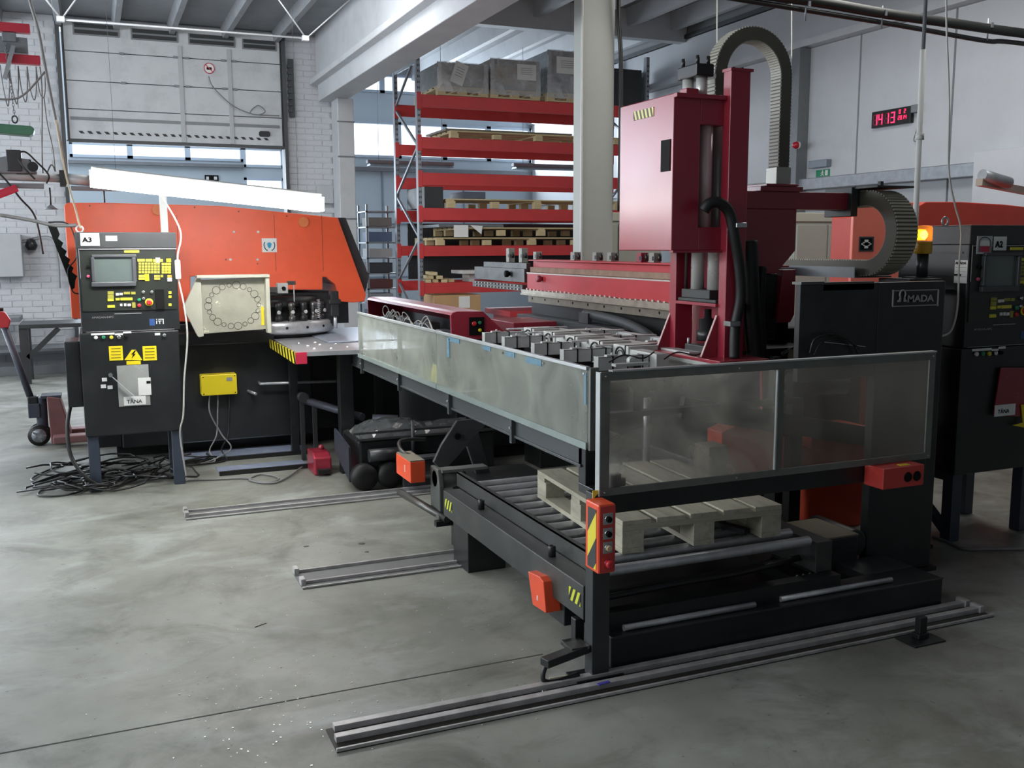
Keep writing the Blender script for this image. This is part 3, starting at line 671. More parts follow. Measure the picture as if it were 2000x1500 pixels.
obj('upper_throat', MB().box(.60, PY+.05, 1.02, 1.95, PY+.9, 1.28), BLK, PR)
obj('base', MB().box(.14, PY+.02, .11, 1.62, PY+.74, 1.06).box(-.05, PY+.1, .11, .14, PY+.72, 1.06).box(1.62, PY+.2, .11, 2.42, PY+.74, .9), BLK, PR, .01)
obj('base_step', MB().box(.55, 7.86, .9, 1.3, PY+.02, 1.0), BLK, PR, .008)
obj('base_skirt', MB().box(.1, PY+.25, 0, 2.4, PY+.72, .11), RUB, PR)
for u, v in ((308, 410), (592, 434)):
    p = Y(u, v, PY); obj('round_cap', MB().cyl((p.x, PY, p.z), (p.x, PY-.02, p.z), .042, 24), mt('cap_orange', (214, 120, 70), .5, 0, .05), PR, .003)
for u, v, r in ((457, 453, .009), (504, 453, .010), (450, 507, .010), (503, 507, .010), (441, 507, .006), (503, 515, .005), (175, 402, .006), (380, 405, .006), (466, 413, .006), (560, 422, .006)):
    p = Y(u, v, PY); obj('bolt_plug', MB().cyl((p.x, PY, p.z), (p.x, PY-.004, p.z), r, 12), WHITE if r > .0061 else mt('rust', (90, 50, 40)), PR)
p = Y(526, 479, PY)
st = obj('safety_sticker', MB().box(p.x-.058, PY-.003, p.z-.055, p.x+.058, PY, p.z+.055), PAPER, PR)
BLUE = mt('sticker_blue', (40, 140, 180), .5, 0, 0)
obj('sticker_face', MB().prism([(p.x-.018, p.z+.012), (p.x-.008, p.z+.022), (p.x+.008, p.z+.022), (p.x+.018, p.z+.012), (p.x+.012, p.z-.014), (p.x, p.z-.026), (p.x-.012, p.z-.014)], 'y', PY-.005, PY-.003), BLUE, st)
for s in (-1, 1):
    obj('sticker_arc', MB().tube([(p.x+s*.042*math.cos(t), PY-.004, p.z+.045*math.sin(t)) for t in [(-1.2+k*.2) for k in range(10)]], .004, 5), mt('sticker_dark', (30, 60, 80), .5, 0, 0), st)
# turret
tc = Vector((1.40, 8.32, 0))
obj('lower_turret', MB().lathe((tc.x, tc.y, .0), [(.46, .955), (.48, .97), (.48, 1.045), (.465, 1.06), (.36, 1.06)], 48), STEEL, PR)
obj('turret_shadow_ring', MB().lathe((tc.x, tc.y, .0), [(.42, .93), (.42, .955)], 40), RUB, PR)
obj('upper_turret', MB().lathe((tc.x, tc.y, 0), [(.37, 1.17), (.40, 1.18), (.40, 1.25), (.36, 1.26)], 48), BLK, PR)
for k in range(12):
    a = -PI/2 + (k-4.5)*.24
    c = tc + Vector((math.cos(a)*.425, math.sin(a)*.425, 0))
    t_ = obj('tool_station', MB().lathe((c.x, c.y, 0), [(.030, 1.06), (.034, 1.075), (.034, 1.10), (.024, 1.105), (.024, 1.15), (.032, 1.155), (.032, 1.20), (.018, 1.215)], 16), STEELD if k % 2 else BLK, PR)
    d = Vector((math.cos(a), math.sin(a), 0)); q = c+d*.028+Vector((0, 0, 1.135))
    obj('tool_disc', MB().cyl(q, q+d*.012, .015, 14), WHITE, t_)
for k in range(6):
    a = -PI/2 + (k-2)*.36; c = tc + Vector((math.cos(a)*.482, math.sin(a)*.482, 1.01)); d = Vector((math.cos(a), math.sin(a), 0))
    obj('rim_hole', MB().cyl(c-d*.004, c+d*.002, .011, 12), RUB, PR)
# striker block, limit switch, probe
obj('switch_block', MB().box(1.325, 7.76, 1.29, 1.405, 7.84, 1.37), CREAM, PR, .004)
obj('switch_button', MB().cyl((1.37, 7.76, 1.33), (1.37, 7.745, 1.33), .015, 14), INK, PR)
obj('switch_arm', MB().box(1.20, 7.78, 1.30, 1.33, 7.82, 1.34).box(1.405, 7.78, 1.355, 1.47, 7.81, 1.385), STEELD, PR)
obj('probe_rod', MB().cyl((1.455, 7.79, 1.36), (1.455, 7.79, 1.22), .004, 8), WHITE, PR)
obj('striker_head', MB().box(1.735, 7.74, 1.10, 1.80, 7.82, 1.30).box(1.72, 7.73, 1.2, 1.815, 7.83, 1.235), BLK, PR, .005)
obj('striker_pin', MB().cyl((1.775, 7.78, 1.0), (1.775, 7.78, 1.12), .014, 14), STEEL, PR)
obj('gauge_spring', MB().tube([(1.66+.014*math.cos(t*.9), 7.86+.014*math.sin(t*.9), 1.08+t*.0022) for t in range(70)], .003, 5), STEEL, PR)
# open polished turret cover with a ring of marks
CV = obj('turret_cover', MB().prism([(.735, 1.41), (1.205, 1.425), (1.21, 1.03), (.735, 1.01)], 'y', 7.60, 7.625), mt('polished_sheet', (214, 212, 194), .25, .5, .2, 4, .05), PR, .003)
fr_ = mt('cover_cream', (196, 196, 180), .5, .2, .06)
obj('cover_edge', MB().prism([(.60, 1.21), (.71, 1.44), (.735, 1.43), (.735, .995), (.70, .99), (.69, 1.0)], 'y', 7.56, 7.60), fr_, CV, .003)
obj('cover_edge', MB().box(.70, 7.50, 1.425, 1.225, 7.62, 1.447).box(1.195, 7.52, 1.005, 1.225, 7.6, 1.44), fr_, CV, .003)
obj('yellow_strip', MB().box(1.165, 7.590, 1.06, 1.185, 7.597, 1.20), YEL, CV)
ring = MB()
for k in range(22):
    a = 2*PI*k/22; c = (.965+.185*math.cos(a), 7.597, 1.215+.155*math.sin(a)); r = .016+.006*(k % 3)
    ring.tube([(c[0]+r*math.cos(t*PI/7), c[1], c[2]+r*math.sin(t*PI/7)) for t in range(14)], .0013, 4, True)
o = obj('pen_marks', ring, INK, CV); o['kind'] = 'stuff'
# yellow junction box, grab rail, small fittings
jb = obj('junction_box', MB().box(.733, PY-.10, .498, 1.003, PY+.02, .66), YEL, PR, .006)
obj('rating_plate', MB().box(.925, PY-.103, .605, .968, PY-.10, .635), GREYM, jb)
for x in (.748, .988):
    for z in (.513, .645): obj('screw', MB().cyl((x, PY-.10, z), (x, PY-.104, z), .005, 8), INK, jb)
obj('grab_rail', MB().cyl((1.19, 7.93, .565), (1.80, 7.93, .55), .011, 12).cyl((1.19, 7.93, .565), (1.19, PY+.05, .565), .011, 10), STEEL, PR)
obj('fitting', MB().cyl((1.10, PY+.02, .50), (1.15, 7.93, .485), .012, 10), STEEL, PR)
for i, (x, z) in enumerate(((.80, .50), (.86, .50), (.95, .50))):
    pts = [(x, PY-.04, z), (x-.01, PY-.06, z-.14), (x+(.07 if i < 1 else -.03), PY-.09, z-.32), (x+(.12 if i < 1 else -.1), PY-.2, .08), (x-.08, PY-.3, .012), (x-.3, PY-.35, .012)]
    obj('cable', MB().tube(spline(pts), .006, 6), CABG if i != 2 else CABK, PR)
# front table with hazard edge
TB = thing('press_table', 'silver sheet-metal feed table in front of the turret with yellow-black edge', 'table', (1.7, 7.4, 0))
obj('table_top', MB().prism([(1.27, 6.80), (1.30, 8.0), (2.2, 8.0), (2.2, 6.7), (1.60, 6.78), (1.30, 6.79)], 'z', .895, .925), mt('table_sheet', (176, 180, 184), .32, .6, .12, 6), TB)
obj('hazard_edge', MB().prism([(6.78, .925), (6.78, .84), (7.9, .86), (7.9, .925)], 'x', 1.262, 1.27), stripe_mat('hazard_yb', (226, 210, 40), (22, 22, 22), .10, (0, .85, -.5)), TB)
obj('hazard_end', MB().box(1.262, 6.775, .845, 1.34, 6.79, .925), mt('sign_red', (190, 40, 70)), TB)
obj('cover_sheet', MB().box(1.62, 7.35, .928, 2.4, 8.6, .936), mt('bright_sheet', (190, 200, 216), .35, .5, .08, 5), TB)
for k in range(14):
    c = (1.40+.12*(k % 5)+random.random()*.05, 6.9+.25*(k//5)+random.random()*.1, .925)
    obj('ball_roller', MB().lathe(c, [(.012, 0), (.010, .006), (.004, .010)], 10), WHITE, TB)
for x, y in ((1.40, 7.8), (2.1, 7.8)): obj('leg', MB().box(x, y, 0, x+.06, y+.06, .895), BLK, TB)

# ---------------- control cabinet A3 (twin of A2)
def fz(mb, a, b, c, d, y, dep):
    return mb.fy(150+a/5.772, 440+b/5.772, 150+c/5.772, 440+d/5.772, y, dep)
CB = thing('control_cabinet', 'black machine control cabinet with screen and yellow keys, marked A3', 'cabinet', (.21, 7.33, 0))
cy = 7.08
obj('upper_body', MB().box(-.088, cy, 1.09, .535, cy+.5, 1.745), BLACK, CB, .008)
obj('lower_door', MB().box(-.105, cy-.005, .385, .524, cy+.5, 1.088), BLACK, CB, .008)
obj('top_cap', MB().box(-.092, cy-.006, 1.645, .539, cy+.5, 1.752), BLACK2, CB, .006)
for x in (-.095, .445):
    for y in (cy+.01, cy+.40): obj('leg', MB().box(x, y, 0, x+.072, y+.07, .385), BLUEBLK, CB, .004)
obj('side_box', MB().box(-.20, cy+.06, .585, -.105, cy+.4, 1.03), BLACK, CB, .006)
y1 = cy-.006
obj('console_plate', fz(MB(), 45, 290, 1118, 960, y1, .006), mt('console_dark', (38, 41, 38), .35, 0, .1, 6), CB)
obj('edge_trim', fz(fz(MB(), 28, 262, 1125, 272, y1-.003, .004), 28, 262, 34, 600, y1-.003, .004), GREYM, CB)
scr = obj('screen_bezel', fz(fz(fz(fz(MB(), 165, 330, 670, 362, y1-.025, .025), 165, 640, 670, 690, y1-.025, .025), 165, 362, 205, 640, y1-.025, .025), 630, 362, 670, 640, y1-.025, .025), mt('bezel_grey', (66, 68, 72), .4, 0, .08), CB, .004)
obj('screen', fz(MB(), 200, 356, 636, 646, y1-.006, .006), mt('crt_glass', (84, 94, 92), .18, 0, .1, 3, coat=.5), scr)
KD = mt('key_dim', (150, 146, 60), .5, 0, .1, 20)
ks = MB()
for r in range(4):
    for c in range(7): fz(ks, 697+c*35, 420+r*32, 726+c*35, 446+r*32, y1-.006, .006)
o = obj('keyboard', ks, KD, CB); o['kind'] = 'stuff'
ks = MB()
for r in range(4):
    for c in range(3): fz(ks, 958+c*36, 425+r*31, 988+c*36, 450+r*31, y1-.006, .006)
o = obj('number_pad', ks, YELK, CB); o['kind'] = 'stuff'
for a, b, c, d, mat in ((685, 380, 765, 410, YELK), (775, 380, 850, 410, YELK), (860, 382, 970, 412, YELK), (1010, 375, 1062, 415, YEL), (697, 558, 765, 586, KD), (697, 590, 765, 616, YELK), (768, 550, 815, 626, YEL), (872, 560, 940, 586, KD), (872, 590, 940, 616, KD), (946, 558, 975, 586, KD), (1022, 560, 1070, 588, mt('amber', (220, 150, 50))), (1022, 592, 1072, 632, PAPER), (890, 365, 938, 420, PAPER),
                        (348, 745, 416, 775, KD), (348, 780, 416, 820, KD), (348, 825, 416, 855, YELK), (530, 750, 600, 778, KD), (612, 750, 662, 778, KD), (440, 765, 475, 792, PAPER), (482, 763, 518, 788, PAPER), (438, 820, 484, 846, YELK), (492, 816, 628, 846, YELK), (345, 900, 430, 930, YELK), (488, 884, 514, 912, PAPER), (532, 882, 560, 912, PAPER), (572, 884, 610, 912, PAPER), (624, 870, 662, 930, KD), (1035, 745, 1068, 772, YELK), (1035, 792, 1068, 818, YELK), (1035, 882, 1068, 910, YELK), (535, 282, 704, 308, YELK)):
    obj('key', fz(MB(), a, b, c, d, y1-.007, .007), mat, CB)
obj('tape_slot', fz(MB(), 890, 720, 985, 945, y1-.012, .012), INK, CB, .002)
def knob(par, a, b, r, mat, dep=.012, name='push_button'):
    p = Y(150+a/5.772, 440+b/5.772, y1); return obj(name, MB().lathe((p.x, y1-dep, p.z), [(r*.6, -.002), (r, 0), (r, dep)], 18, 'y'), mat, par)
GREENB = mt('button_green', (40, 130, 90), .4, 0, 0); REDB = mt('button_red', (190, 40, 50), .35, 0, 0); CHR = mt('chrome', (190, 192, 194), .2, .9, 0)
p0 = knob(CB, 815, 868, .026, YEL, .004, 'emergency_ring'); knob(CB, 815, 868, .018, REDB, .03, 'emergency_stop')
for a, b, r, mm in ((750, 752, .011, CHR), (845, 752, .011, CHR), (752, 826, .010, CHR), (702, 840, .012, GREENB), (704, 903, .012, REDB), (130, 465, .010, INK), (130, 575, .010, mt('button_pink', (190, 80, 110), .4, 0, 0)),
                    (215, 1265, .012, PAPER), (302, 1263, .012, GREENB), (390, 1263, .012, YELK), (476, 1260, .013, CHR), (555, 1255, .011, INK), (988, 1240, .012, CHR)): knob(CB, a, b, r, mm)
for a, b, c, d in ((160, 1215, 425, 1236), (430, 1220, 520, 1238), (522, 1198, 614, 1218), (880, 1215, 940, 1240)): obj('label_strip', fz(MB(), a, b, c, d, cy-.009, .004), PAPER, CB)
tg = obj('number_sign', fz(MB(), 40, 88, 256, 232, cy-.012, .004), PAPER, CB)
q = Y(150+68/5.772, 440+184/5.772, cy-.013); text('sign_letters', 'A3', .042, (q.x-.002, cy-.017, q.z-.002), 'y', INK, tg, bold=.0012, sx=1.2, ext=.0015)
obj('torn_label', fz(MB(), 325, 118, 455, 176, cy-.010, .003), PAPER, CB)
q = Y(150+170/5.772, 440+1052/5.772, y1); text('model_script', 'AMADAN-04PC', .018, (q.x, cy-.0015, q.z), 'y', GREYM, CB, sx=1.1)
obj('blue_mark', fz(MB(), 820, 1055, 880, 1130, cy-.002, .004), mt('logo_blue', (44, 76, 130), .5, 0, 0), CB)
lg = MB(); fz(lg, 895, 1075, 905, 1112, cy-.003, .004); fz(lg, 895, 1055, 905, 1066, cy-.003, .004); fz(lg, 920, 1055, 980, 1064, cy-.003, .004); fz(lg, 970, 1060, 980, 1112, cy-.003, .004); fz(lg, 930, 1080, 940, 1112, cy-.003, .004); fz(lg, 915, 1075, 955, 1083, cy-.003, .004)
obj('white_logo', lg, PAPER, CB)
obj('slot_line', fz(fz(MB(), 425, 990, 730, 998, cy-.002, .003), 100, 1185, 1100, 1190, cy-.002, .003), GREYM, CB)
def cz(mb, u0, v0, u1, v1, d=.003): return mb.fy(u0, v0, u1, v1, cy-.005-d, d)
for u0 in (213, 279): 
    o = obj('warning_label', cz(MB(), u0, 676, u0+27, 704), YEL, CB)
    l = MB()
    for k in range(4): cz(l, u0+4, 680+k*6, u0+23, 681.6+k*6, .004)
    obj('print_lines', l, mt('print_olive', (110, 100, 20), .6, 0, 0), o)
pts = [(Y(a, b, cy).x, Y(a, b, cy).z) for a, b in ((243, 703), (278, 703), (265, 683), (257, 683))]
o = obj('shock_warning', MB().prism(pts, 'y', cy-.009, cy-.005), YEL, CB)
pts = [(Y(a, b, cy).x, Y(a, b, cy).z) for a, b in ((263, 684), (256, 692), (260, 692), (257, 700), (265, 691), (261, 691), (266, 684))]
obj('lightning_mark', MB().prism(pts, 'y', cy-.011, cy-.009), INK, o)
obj('warning_label', cz(MB(), 247, 705, 275, 712), YEL, CB)
pk = obj('document_pocket', cz(MB(), 230, 713, 292, 793, .006), mt('clear_pocket', (150, 152, 150), .25, 0, .08, 12, coat=.4), CB, .002)
obj('paper_slip', cz(MB(), 242, 774, 285, 791, .009), PAPER, pk)
q = Y(247.5, 788, cy); text('pocket_letters', 'TĀNA', .036, (q.x, cy-.0145, q.z), 'y', INK, pk, bold=.0003)
obj('glove_card', cz(MB(), 270, 738, 295, 772, .010), PAPER, pk)
obj('card_window', cz(MB(), 286, 744, 294, 749, .012), INK, pk)
a, b = Y(219, 735, cy), Y(262, 772, cy)
obj('handle_lever', MB().bar((a.x, cy-.03, a.z), (b.x, cy-.03, b.z), .012, .006), STEEL, CB)
obj('lever_hub', MB().cyl((a.x-.01, cy-.035, a.z+.012), (a.x-.01, cy-.004, a.z+.012), .014, 12), CHR, CB)
for u, v in ((202, 755), (215, 757), (204, 742)): obj('peeled_label', cz(MB(), u-5, v-4, u+5, v+3), PAPER, CB)
obj('lifting_eye', MB().tube([(-.06+.022*math.cos(t*PI/8), cy+.2, 1.775+.022*math.sin(t*PI/8)) for t in range(16)], .006, 8, True), STEEL, CB)
# side ribbon of cable straps beside the cabinet
T = thing('toothed_strap', 'black zigzag cable strap hanging left of cabinet A3', 'strap', (-.2, 7.3, 1.75))
z = 1.80; zz = MB(); pts = []
for k in range(8): pts += [(-.245+k*.008, 1.80-k*.052), (-.205+k*.008, 1.785-k*.052)]
zz.prism([(-.255, 1.80), (-.20, 1.79)]+[( -.185+k*.009-(.022 if k % 2 else 0), 1.74-k*.028) for k in range(12)]+[(-.115, 1.38), (-.13, 1.37)], 'y', 7.3, 7.315)
obj('strap', zz, INK, T)
obj('wire_loop', MB().tube(spline([(-.25, 7.3, 1.82), (-.12, 7.3, 1.80), (-.09, 7.3, 1.6), (-.15, 7.3, 1.5), (-.13, 7.3, 1.36), (-.08, 7.3, 1.34)]), .005, 6), CABK, T)
def cab(name, pts, r, mat, lab, n=8, group=None):
    o = obj(name, MB().tube(spline(pts), r, n), mat); return tag(o, lab, 'cable', group)
cab('power_cable', [Y(0, 420, 7.3), Y(60, 430, 7.3), Y(105, 440, 7.3), Y(150, 440, 7.3)], .012, CABG, 'grey cable running in from the left to the top of cabinet A3')
cab('air_hose', [Y(110, 235, 8.6), Y(124, 320, 8.4), Y(136, 370, 7.9), Y(148, 410, 7.5), Y(154, 435, 7.2), Y(158, 446, 7.15)], .007, mt('hose_tan', (176, 160, 130), .5, 0, .05), 'tan hose coming down from the hoist to the eye on cabinet A3')
cab('white_cable', [(.45, 7.0, 2.0), Y(352, 450, 7.0), Y(347, 500, 7.0), Y(349, 545, 7.0), Y(360, 600, 7.0), Y(366, 660, 7.0), Y(360, 740, 7.0), Y(358, 810, 7.0), Y(352, 850, 7.02), (.53, 7.1, .02)], .006, CABW, 'white cord running down the right side of cabinet A3 from the lamp')
T = thing('cord_socket', 'white in-line socket on the cord beside cabinet A3', 'socket', (.53, 7.0, 1.55))
a = Y(348, 525, 6.99); obj('socket_body', MB().box(a.x-.02, 6.97, a.z-.07, a.x+.015, 7.0, a.z+.06), WHITE, T, .008)
cab('thick_cable', [(-.18, 7.2, .62), (-.215, 7.15, .45), (-.20, 7.1, .25), (-.1, 7.05, .1), (.02, 7.1, .03), (.2, 7.3, .02)], .013, CABK, 'thick black cable curving from the cabinet side box to the floor')
T = thing('cable_tangle', 'heap of black cables coiled on the floor under cabinet A3', 'cables', (.2, 7.3, 0))
tg_ = MB(); random.seed(11)
for k in range(26):
    cx_, cy_ = random.uniform(-.25, .6), random.uniform(7.1, 7.75); rx, ry = random.uniform(.1, .3), random.uniform(.06, .2); ph = random.random()*6; z0 = .012+.006*(k % 9)
    tg_.tube([(cx_+rx*math.cos(ph+t*.42)*(1+.1*math.sin(3*t)), cy_+ry*math.sin(ph+t*.42), z0+.02*(1+math.sin(t*.9+k))) for t in range(14)], .007, 5)
o = obj('loose_cables', tg_, CABK, T); o['kind'] = 'stuff'
for i, (pts, lab) in enumerate((([Z(190, 890, .03), Z(130, 905, .01), Z(65, 932, .01), Z(80, 940, .01), Z(150, 918, .01), Z(185, 915, .03)], 'black cable loop reaching furthest left on the floor by cabinet A3'),
                 ([Z(185, 905, .02), Z(110, 940, .01), Z(74, 965, .01), Z(110, 969, .01), Z(160, 958, .01), Z(185, 930, .02)], 'black cable loop nearest the viewer on the floor by cabinet A3'),
                 ([Z(356, 938, .01), Z(420, 936, .01), Z(480, 934, .01), Z(520, 943, .01), Z(545, 934, .01), Z(510, 926, .01), Z(488, 938, .01), Z(540, 942, .01), Z(590, 912, .02)], 'thin grey cable with a loop on the floor before the orange press'))):
    cab('floor_cable', pts, .007, CABK if i < 2 else CABG, lab)
CB2_SRC = CB

# bluish strips painted for light reflected on the floor under the press
GLINTM = mt('floor_glint_blue', (196, 208, 236), .2, .4, .15, 4, .1)
for (pts, lab) in (([(345, 893), (350, 880), (585, 863), (590, 878)], 'long glossy strip standing in for bright floor reflection under the orange press, far one'), ([(425, 916), (445, 905), (590, 893), (592, 905)], 'long glossy strip standing in for bright floor reflection under the orange press, near one')):
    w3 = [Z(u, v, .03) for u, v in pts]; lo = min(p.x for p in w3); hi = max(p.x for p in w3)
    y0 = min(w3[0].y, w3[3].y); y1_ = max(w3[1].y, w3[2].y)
    o = obj('floor_glint', MB().box(lo, y0-.02, .004, hi, y1_, .012), GLINTM, None, .003); obj('glint_gap_bar', MB().box(lo, y0-.05, 0, hi, y0-.02, .03), RUB, o); tag(o, lab, 'floor glint')  # reflected-light strip, with a dark bar for the band between the glints
# red foot pedal
T = thing('foot_pedal', 'red guarded foot pedal on the floor left of the loader', 'pedal', (1.46, 7.05, 0))
obj('guard', MB().prism([(6.95, 0), (6.95, .13), (7.02, .16), (7.2, .16), (7.2, 0)], 'x', 1.40, 1.53), RED, T, .012)
obj('pedal_plate', MB().box(1.42, 6.90, .02, 1.51, 6.96, .05), RUB, T)
obj('knob', MB().lathe((1.49, 7.12, .16), [(.02, 0), (.022, .02), (.01, .035)], 12), RED, T)

# ---------------- fluorescent lamp on its stand
LM = thing('fluorescent_lamp', 'glaring twin-tube fluorescent lamp hanging over the orange press', 'lamp', (.72, 6.5, 2.0))
def L3(s, dy, dz): return Vector((.03+s*1.37, 6.5+dy, 2.085-s*.135+dz))
obj('housing', MB().bar(L3(0, 0, .03), L3(1, 0, .03), .16, .03), WHITE, LM, .006)
hb = MB(); a, b = L3(.02, 0, 0), L3(.98, 0, 0)
for dy in (-.045, .045):
    hb.tube([L3(.02, dy, -.022), L3(.5, dy, -.022), L3(.98, dy, -.022)], .02, 12)
obj('tube', hb, mt('lamp_emission', (255, 253, 250), .5, 0, 0, emit=60), LM)
df = obj('reflector', MB().prism([(6.40, 0), (6.41, .02), (6.59, .02), (6.60, 0), (6.59, -.001), (6.41, -.001)], 'x', 0, .01), WHITE, LM)
df.data.clear_geometry(); me_ = MB()
for dy in (-1, 1):
    a0, a1 = L3(.01, dy*.085, .02), L3(.99, dy*.085, .02); b0, b1 = L3(.0, dy*.11, -.07), L3(1.0, dy*.11, -.07); n_ = Vector((0, dy*.004, 0))
    me_.add([a0, a1, b1, b0, a0+n_, a1+n_, b1+n_, b0+n_], [(0, 1, 2, 3), (4, 7, 6, 5), (0, 4, 5, 1), (1, 5, 6, 2), (2, 6, 7, 3), (3, 7, 4, 0)])
bpy.data.objects.remove(df)
DIFF = mt('lamp_diffuser', (250, 252, 252), .5, 0, 0, emit=24)
obj('diffuser', me_, DIFF, LM)
for s in (0, 1): obj('end_cap', MB().bar(L3(s, -.1, -.025), L3(s, .1, -.025), .02, .09), DIFF, LM)
for s in (.1, .9): obj('hanging_wire', MB().cyl(L3(s, 0, .04), Vector((L3(s, 0, 0).x, 6.5, 4.75)), .0012, 5), CABG, LM)
o = obj('lamp_post', MB().box(.485, 7.70, 1.755, .535, 7.74, 2.15), mt('lit_white', (240, 240, 236), .5, 0, 0)); tag(o, 'short white post between the lamp and the orange press top', 'post')
o['label'] = 'short white post rising behind cabinet A3 under the lamp'

# ---------------- pallet jack
PJ = thing('pallet_jack', 'old red-brown hand pallet jack left of cabinet A3', 'pallet jack', (-.4, 9.05, 0))
JR = mt('jack_red', (126, 84, 84), .5, .1, .2, 5, dirt=(90, 80, 80))
JB = mt('jack_blue_grey', (62, 66, 78), .5, .1, .2, 6)
wy = 9.05
for yy in (8.98, 9.10):
    w_ = obj('wheel', MB().lathe((-.49, yy, .088), [(.03, 0), (.086, .005), (.088, .02), (.086, .045), (.03, .05)], 24, 'y'), RUB, PJ)
    obj('wheel_hub', MB().lathe((-.49, yy-.004, .088), [(.02, 0), (.058, .002), (.058, .05)], 16, 'y'), GALV, w_)
    for k in range(5):
        a = k*2*PI/5; obj('spoke', MB().bar((-.49+.02*math.cos(a), yy-.006, .088+.02*math.sin(a)), (-.49+.055*math.cos(a), yy-.006, .088+.055*math.sin(a)), .014, .004, (0, 1, 0)), MIDG, w_)
obj('pump_body', MB().box(-.56, 8.99, .24, -.47, 9.12, .36).cyl((-.46, wy, .15), (-.46, wy, .40), .045, 16), JB, PJ, .006)
obj('frame', MB().prism([(-.41, .42), (-.31, .40), (-.24, .10), (-.24, .02), (-.40, .02)], 'y', 8.95, 9.16), JR, PJ, .008)
obj('frame_top', MB().box(-.46, 8.96, .40, -.30, 9.15, .425), JB, PJ, .004)
for yy in (8.86, 9.2): obj('fork', MB().box(-.38, yy-.07, .04, .7, yy+.07, .10), JR, PJ, .01)
obj('handle_tube', MB().cyl((-.52, wy, .34), (-.69, wy, 1.0), .028, 12), JB, PJ)
obj('handle_joint', MB().box(-.56, 9.0, .28, -.48, 9.1, .42), BLACK, PJ, .01)
obj('grip', MB().prism([(-.74, 1.0), (-.66, 1.0), (-.64, 1.06), (-.68, 1.13), (-.80, 1.15), (-.80, 1.06)], 'y', 9.02, 9.08), REDL, PJ, .008)
obj('control_grip', MB().cyl((-.86, wy, 1.155), (-.69, wy, 1.15), .014, 10), RUB, PJ)
# ---------------- steel bench, wall box, far table
BN = thing('steel_bench', 'dark steel trestle bench in front of the white brick wall', 'bench', (-.5, 13.4, 0))
obj('bench_top', MB().box(-.86, 13.2, .68, .6, 13.9, .73), BLACK2, BN, .005)
for x in (-.86, .4):
    obj('leg', MB().box(x, 13.22, 0, x+.10, 13.32, .68), BLACK2, BN); obj('leg', MB().box(x, 13.7, 0, x+.10, 13.8, .68), BLACK2, BN)
obj('diagonal_strut', MB().bar((-.78, 13.25, .32), (-.42, 13.25, .67), .06), BLACK2, BN)
o = obj('long_shelf', MB().box(-2.4, 14.2, .30, 1.6, 14.9, .34).box(-2.4, 14.2, 0, 1.6, 14.24, .12).box(-2.4, 14.15, .70, -.9, 14.8, .76), MIDG, None, .004); tag(o, 'low grey shelf along the brick wall behind the trestle bench', 'shelf')
WBX = thing('wall_cabinet', 'pale grey electrical box on the white brick wall at the left edge', 'box', (-1.0, 14.9, 1.28))
obj('box_body', MB().box(-1.35, 14.72, 1.27, -.85, 15.0, 1.83), mt('box_grey', (178, 182, 186), .5, 0, .03), WBX, .008)
obj('cable_gland', MB().lathe((-.74, 14.95, 1.62), [(.05, 0), (.08, .06), (.05, .14), (.02, .16)], 14), BLACK, WBX)
obj('conduit', MB().tube(spline([(-.85, 14.95, 1.75), (-.5, 14.96, 1.8), (-.42, 14.96, 1.5), (-.42, 14.96, 1.1)]), .008, 6), CABG, WBX)
o = obj('small_wall_box', MB().box(3.18, 14.86, 2.30, 3.42, 14.98, 2.56), mt('box_grey', (178, 182, 186)), None, .006); tag(o, 'small white switch box on the brick pier right of the dock door', 'box')

# ---------------- suspended vacuum hoist, upper left
H = thing('vacuum_hoist', 'suspended vacuum lifting frame with pale pipe arm and suction pads, upper left', 'hoist', (-.4, 9.0, 2.1))
obj('arm_pipe', MB().cyl((-1.0, 9, 2.235), (-.12, 9, 2.215), .035, 14).cyl((-.16, 9, 2.215), (.06, 9, 2.20), .045, 14), mt('pipe_pale', (170, 176, 178), .4, 0, .08), H)
obj('cross_beam', MB().box(-1.0, 8.96, 2.13, -.32, 9.02, 2.17).box(-.12, 8.97, 2.12, .25, 9.02, 2.155), MIDG, H, .004)
obj('pipe_clamp', MB().box(-.20, 8.94, 2.15, -.15, 9.06, 2.28).box(.03, 8.94, 2.14, .06, 9.06, 2.27), BLACK, H)
obj('gear_box', MB().box(-.58, 8.93, 2.26, -.47, 9.08, 2.43).box(-.52, 8.95, 2.24, -.40, 9.05, 2.36), BLACK2, H, .008)
obj('pump_body', MB().prism([(-.75, 2.24), (-.75, 2.34), (-.58, 2.38), (-.42, 2.36), (-.36, 2.25)], 'y', 8.94, 9.08), MIDG, H, .01)
obj('motor_cap', MB().cyl((-.39, 8.92, 2.30), (-.39, 8.97, 2.30), .04, 14), BLACK, H)
for x in (-.28, .13):
    pd = obj('suction_stem', MB().cyl((x, 9, 2.14), (x, 9, 2.0), .007, 8), BLACK2, H)
    obj('suction_pad', MB().lathe((x, 9, 1.965), [(.055, 0), (.03, .018), (.012, .035)], 16), MIDG, pd)
obj('red_handle', MB().bar((-.68, 8.9, 2.06), (-.52, 8.95, 2.13), .06), mt('sign_red', (190, 40, 70)), H, .01)
for pts in ([(-.55, 8.95, 2.36), (-.45, 8.95, 2.42), (-.36, 8.95, 2.34), (-.28, 8.95, 2.24), (-.30, 8.95, 2.17)], [(-.7, 8.95, 2.3), (-.6, 8.93, 2.2), (-.50, 8.93, 2.05), (-.40, 8.95, 1.9), (-.36, 8.95, 1.6)], [(-.50, 8.95, 2.38), (-.46, 8.9, 2.3), (-.38, 8.9, 2.2)]):
    obj('hose', MB().tube(spline(pts), .008, 6), CABK, H)
CH_ = thing('chain_hoist', 'green chain hoist body hanging above the vacuum frame', 'hoist', (-.5, 9.0, 2.55))
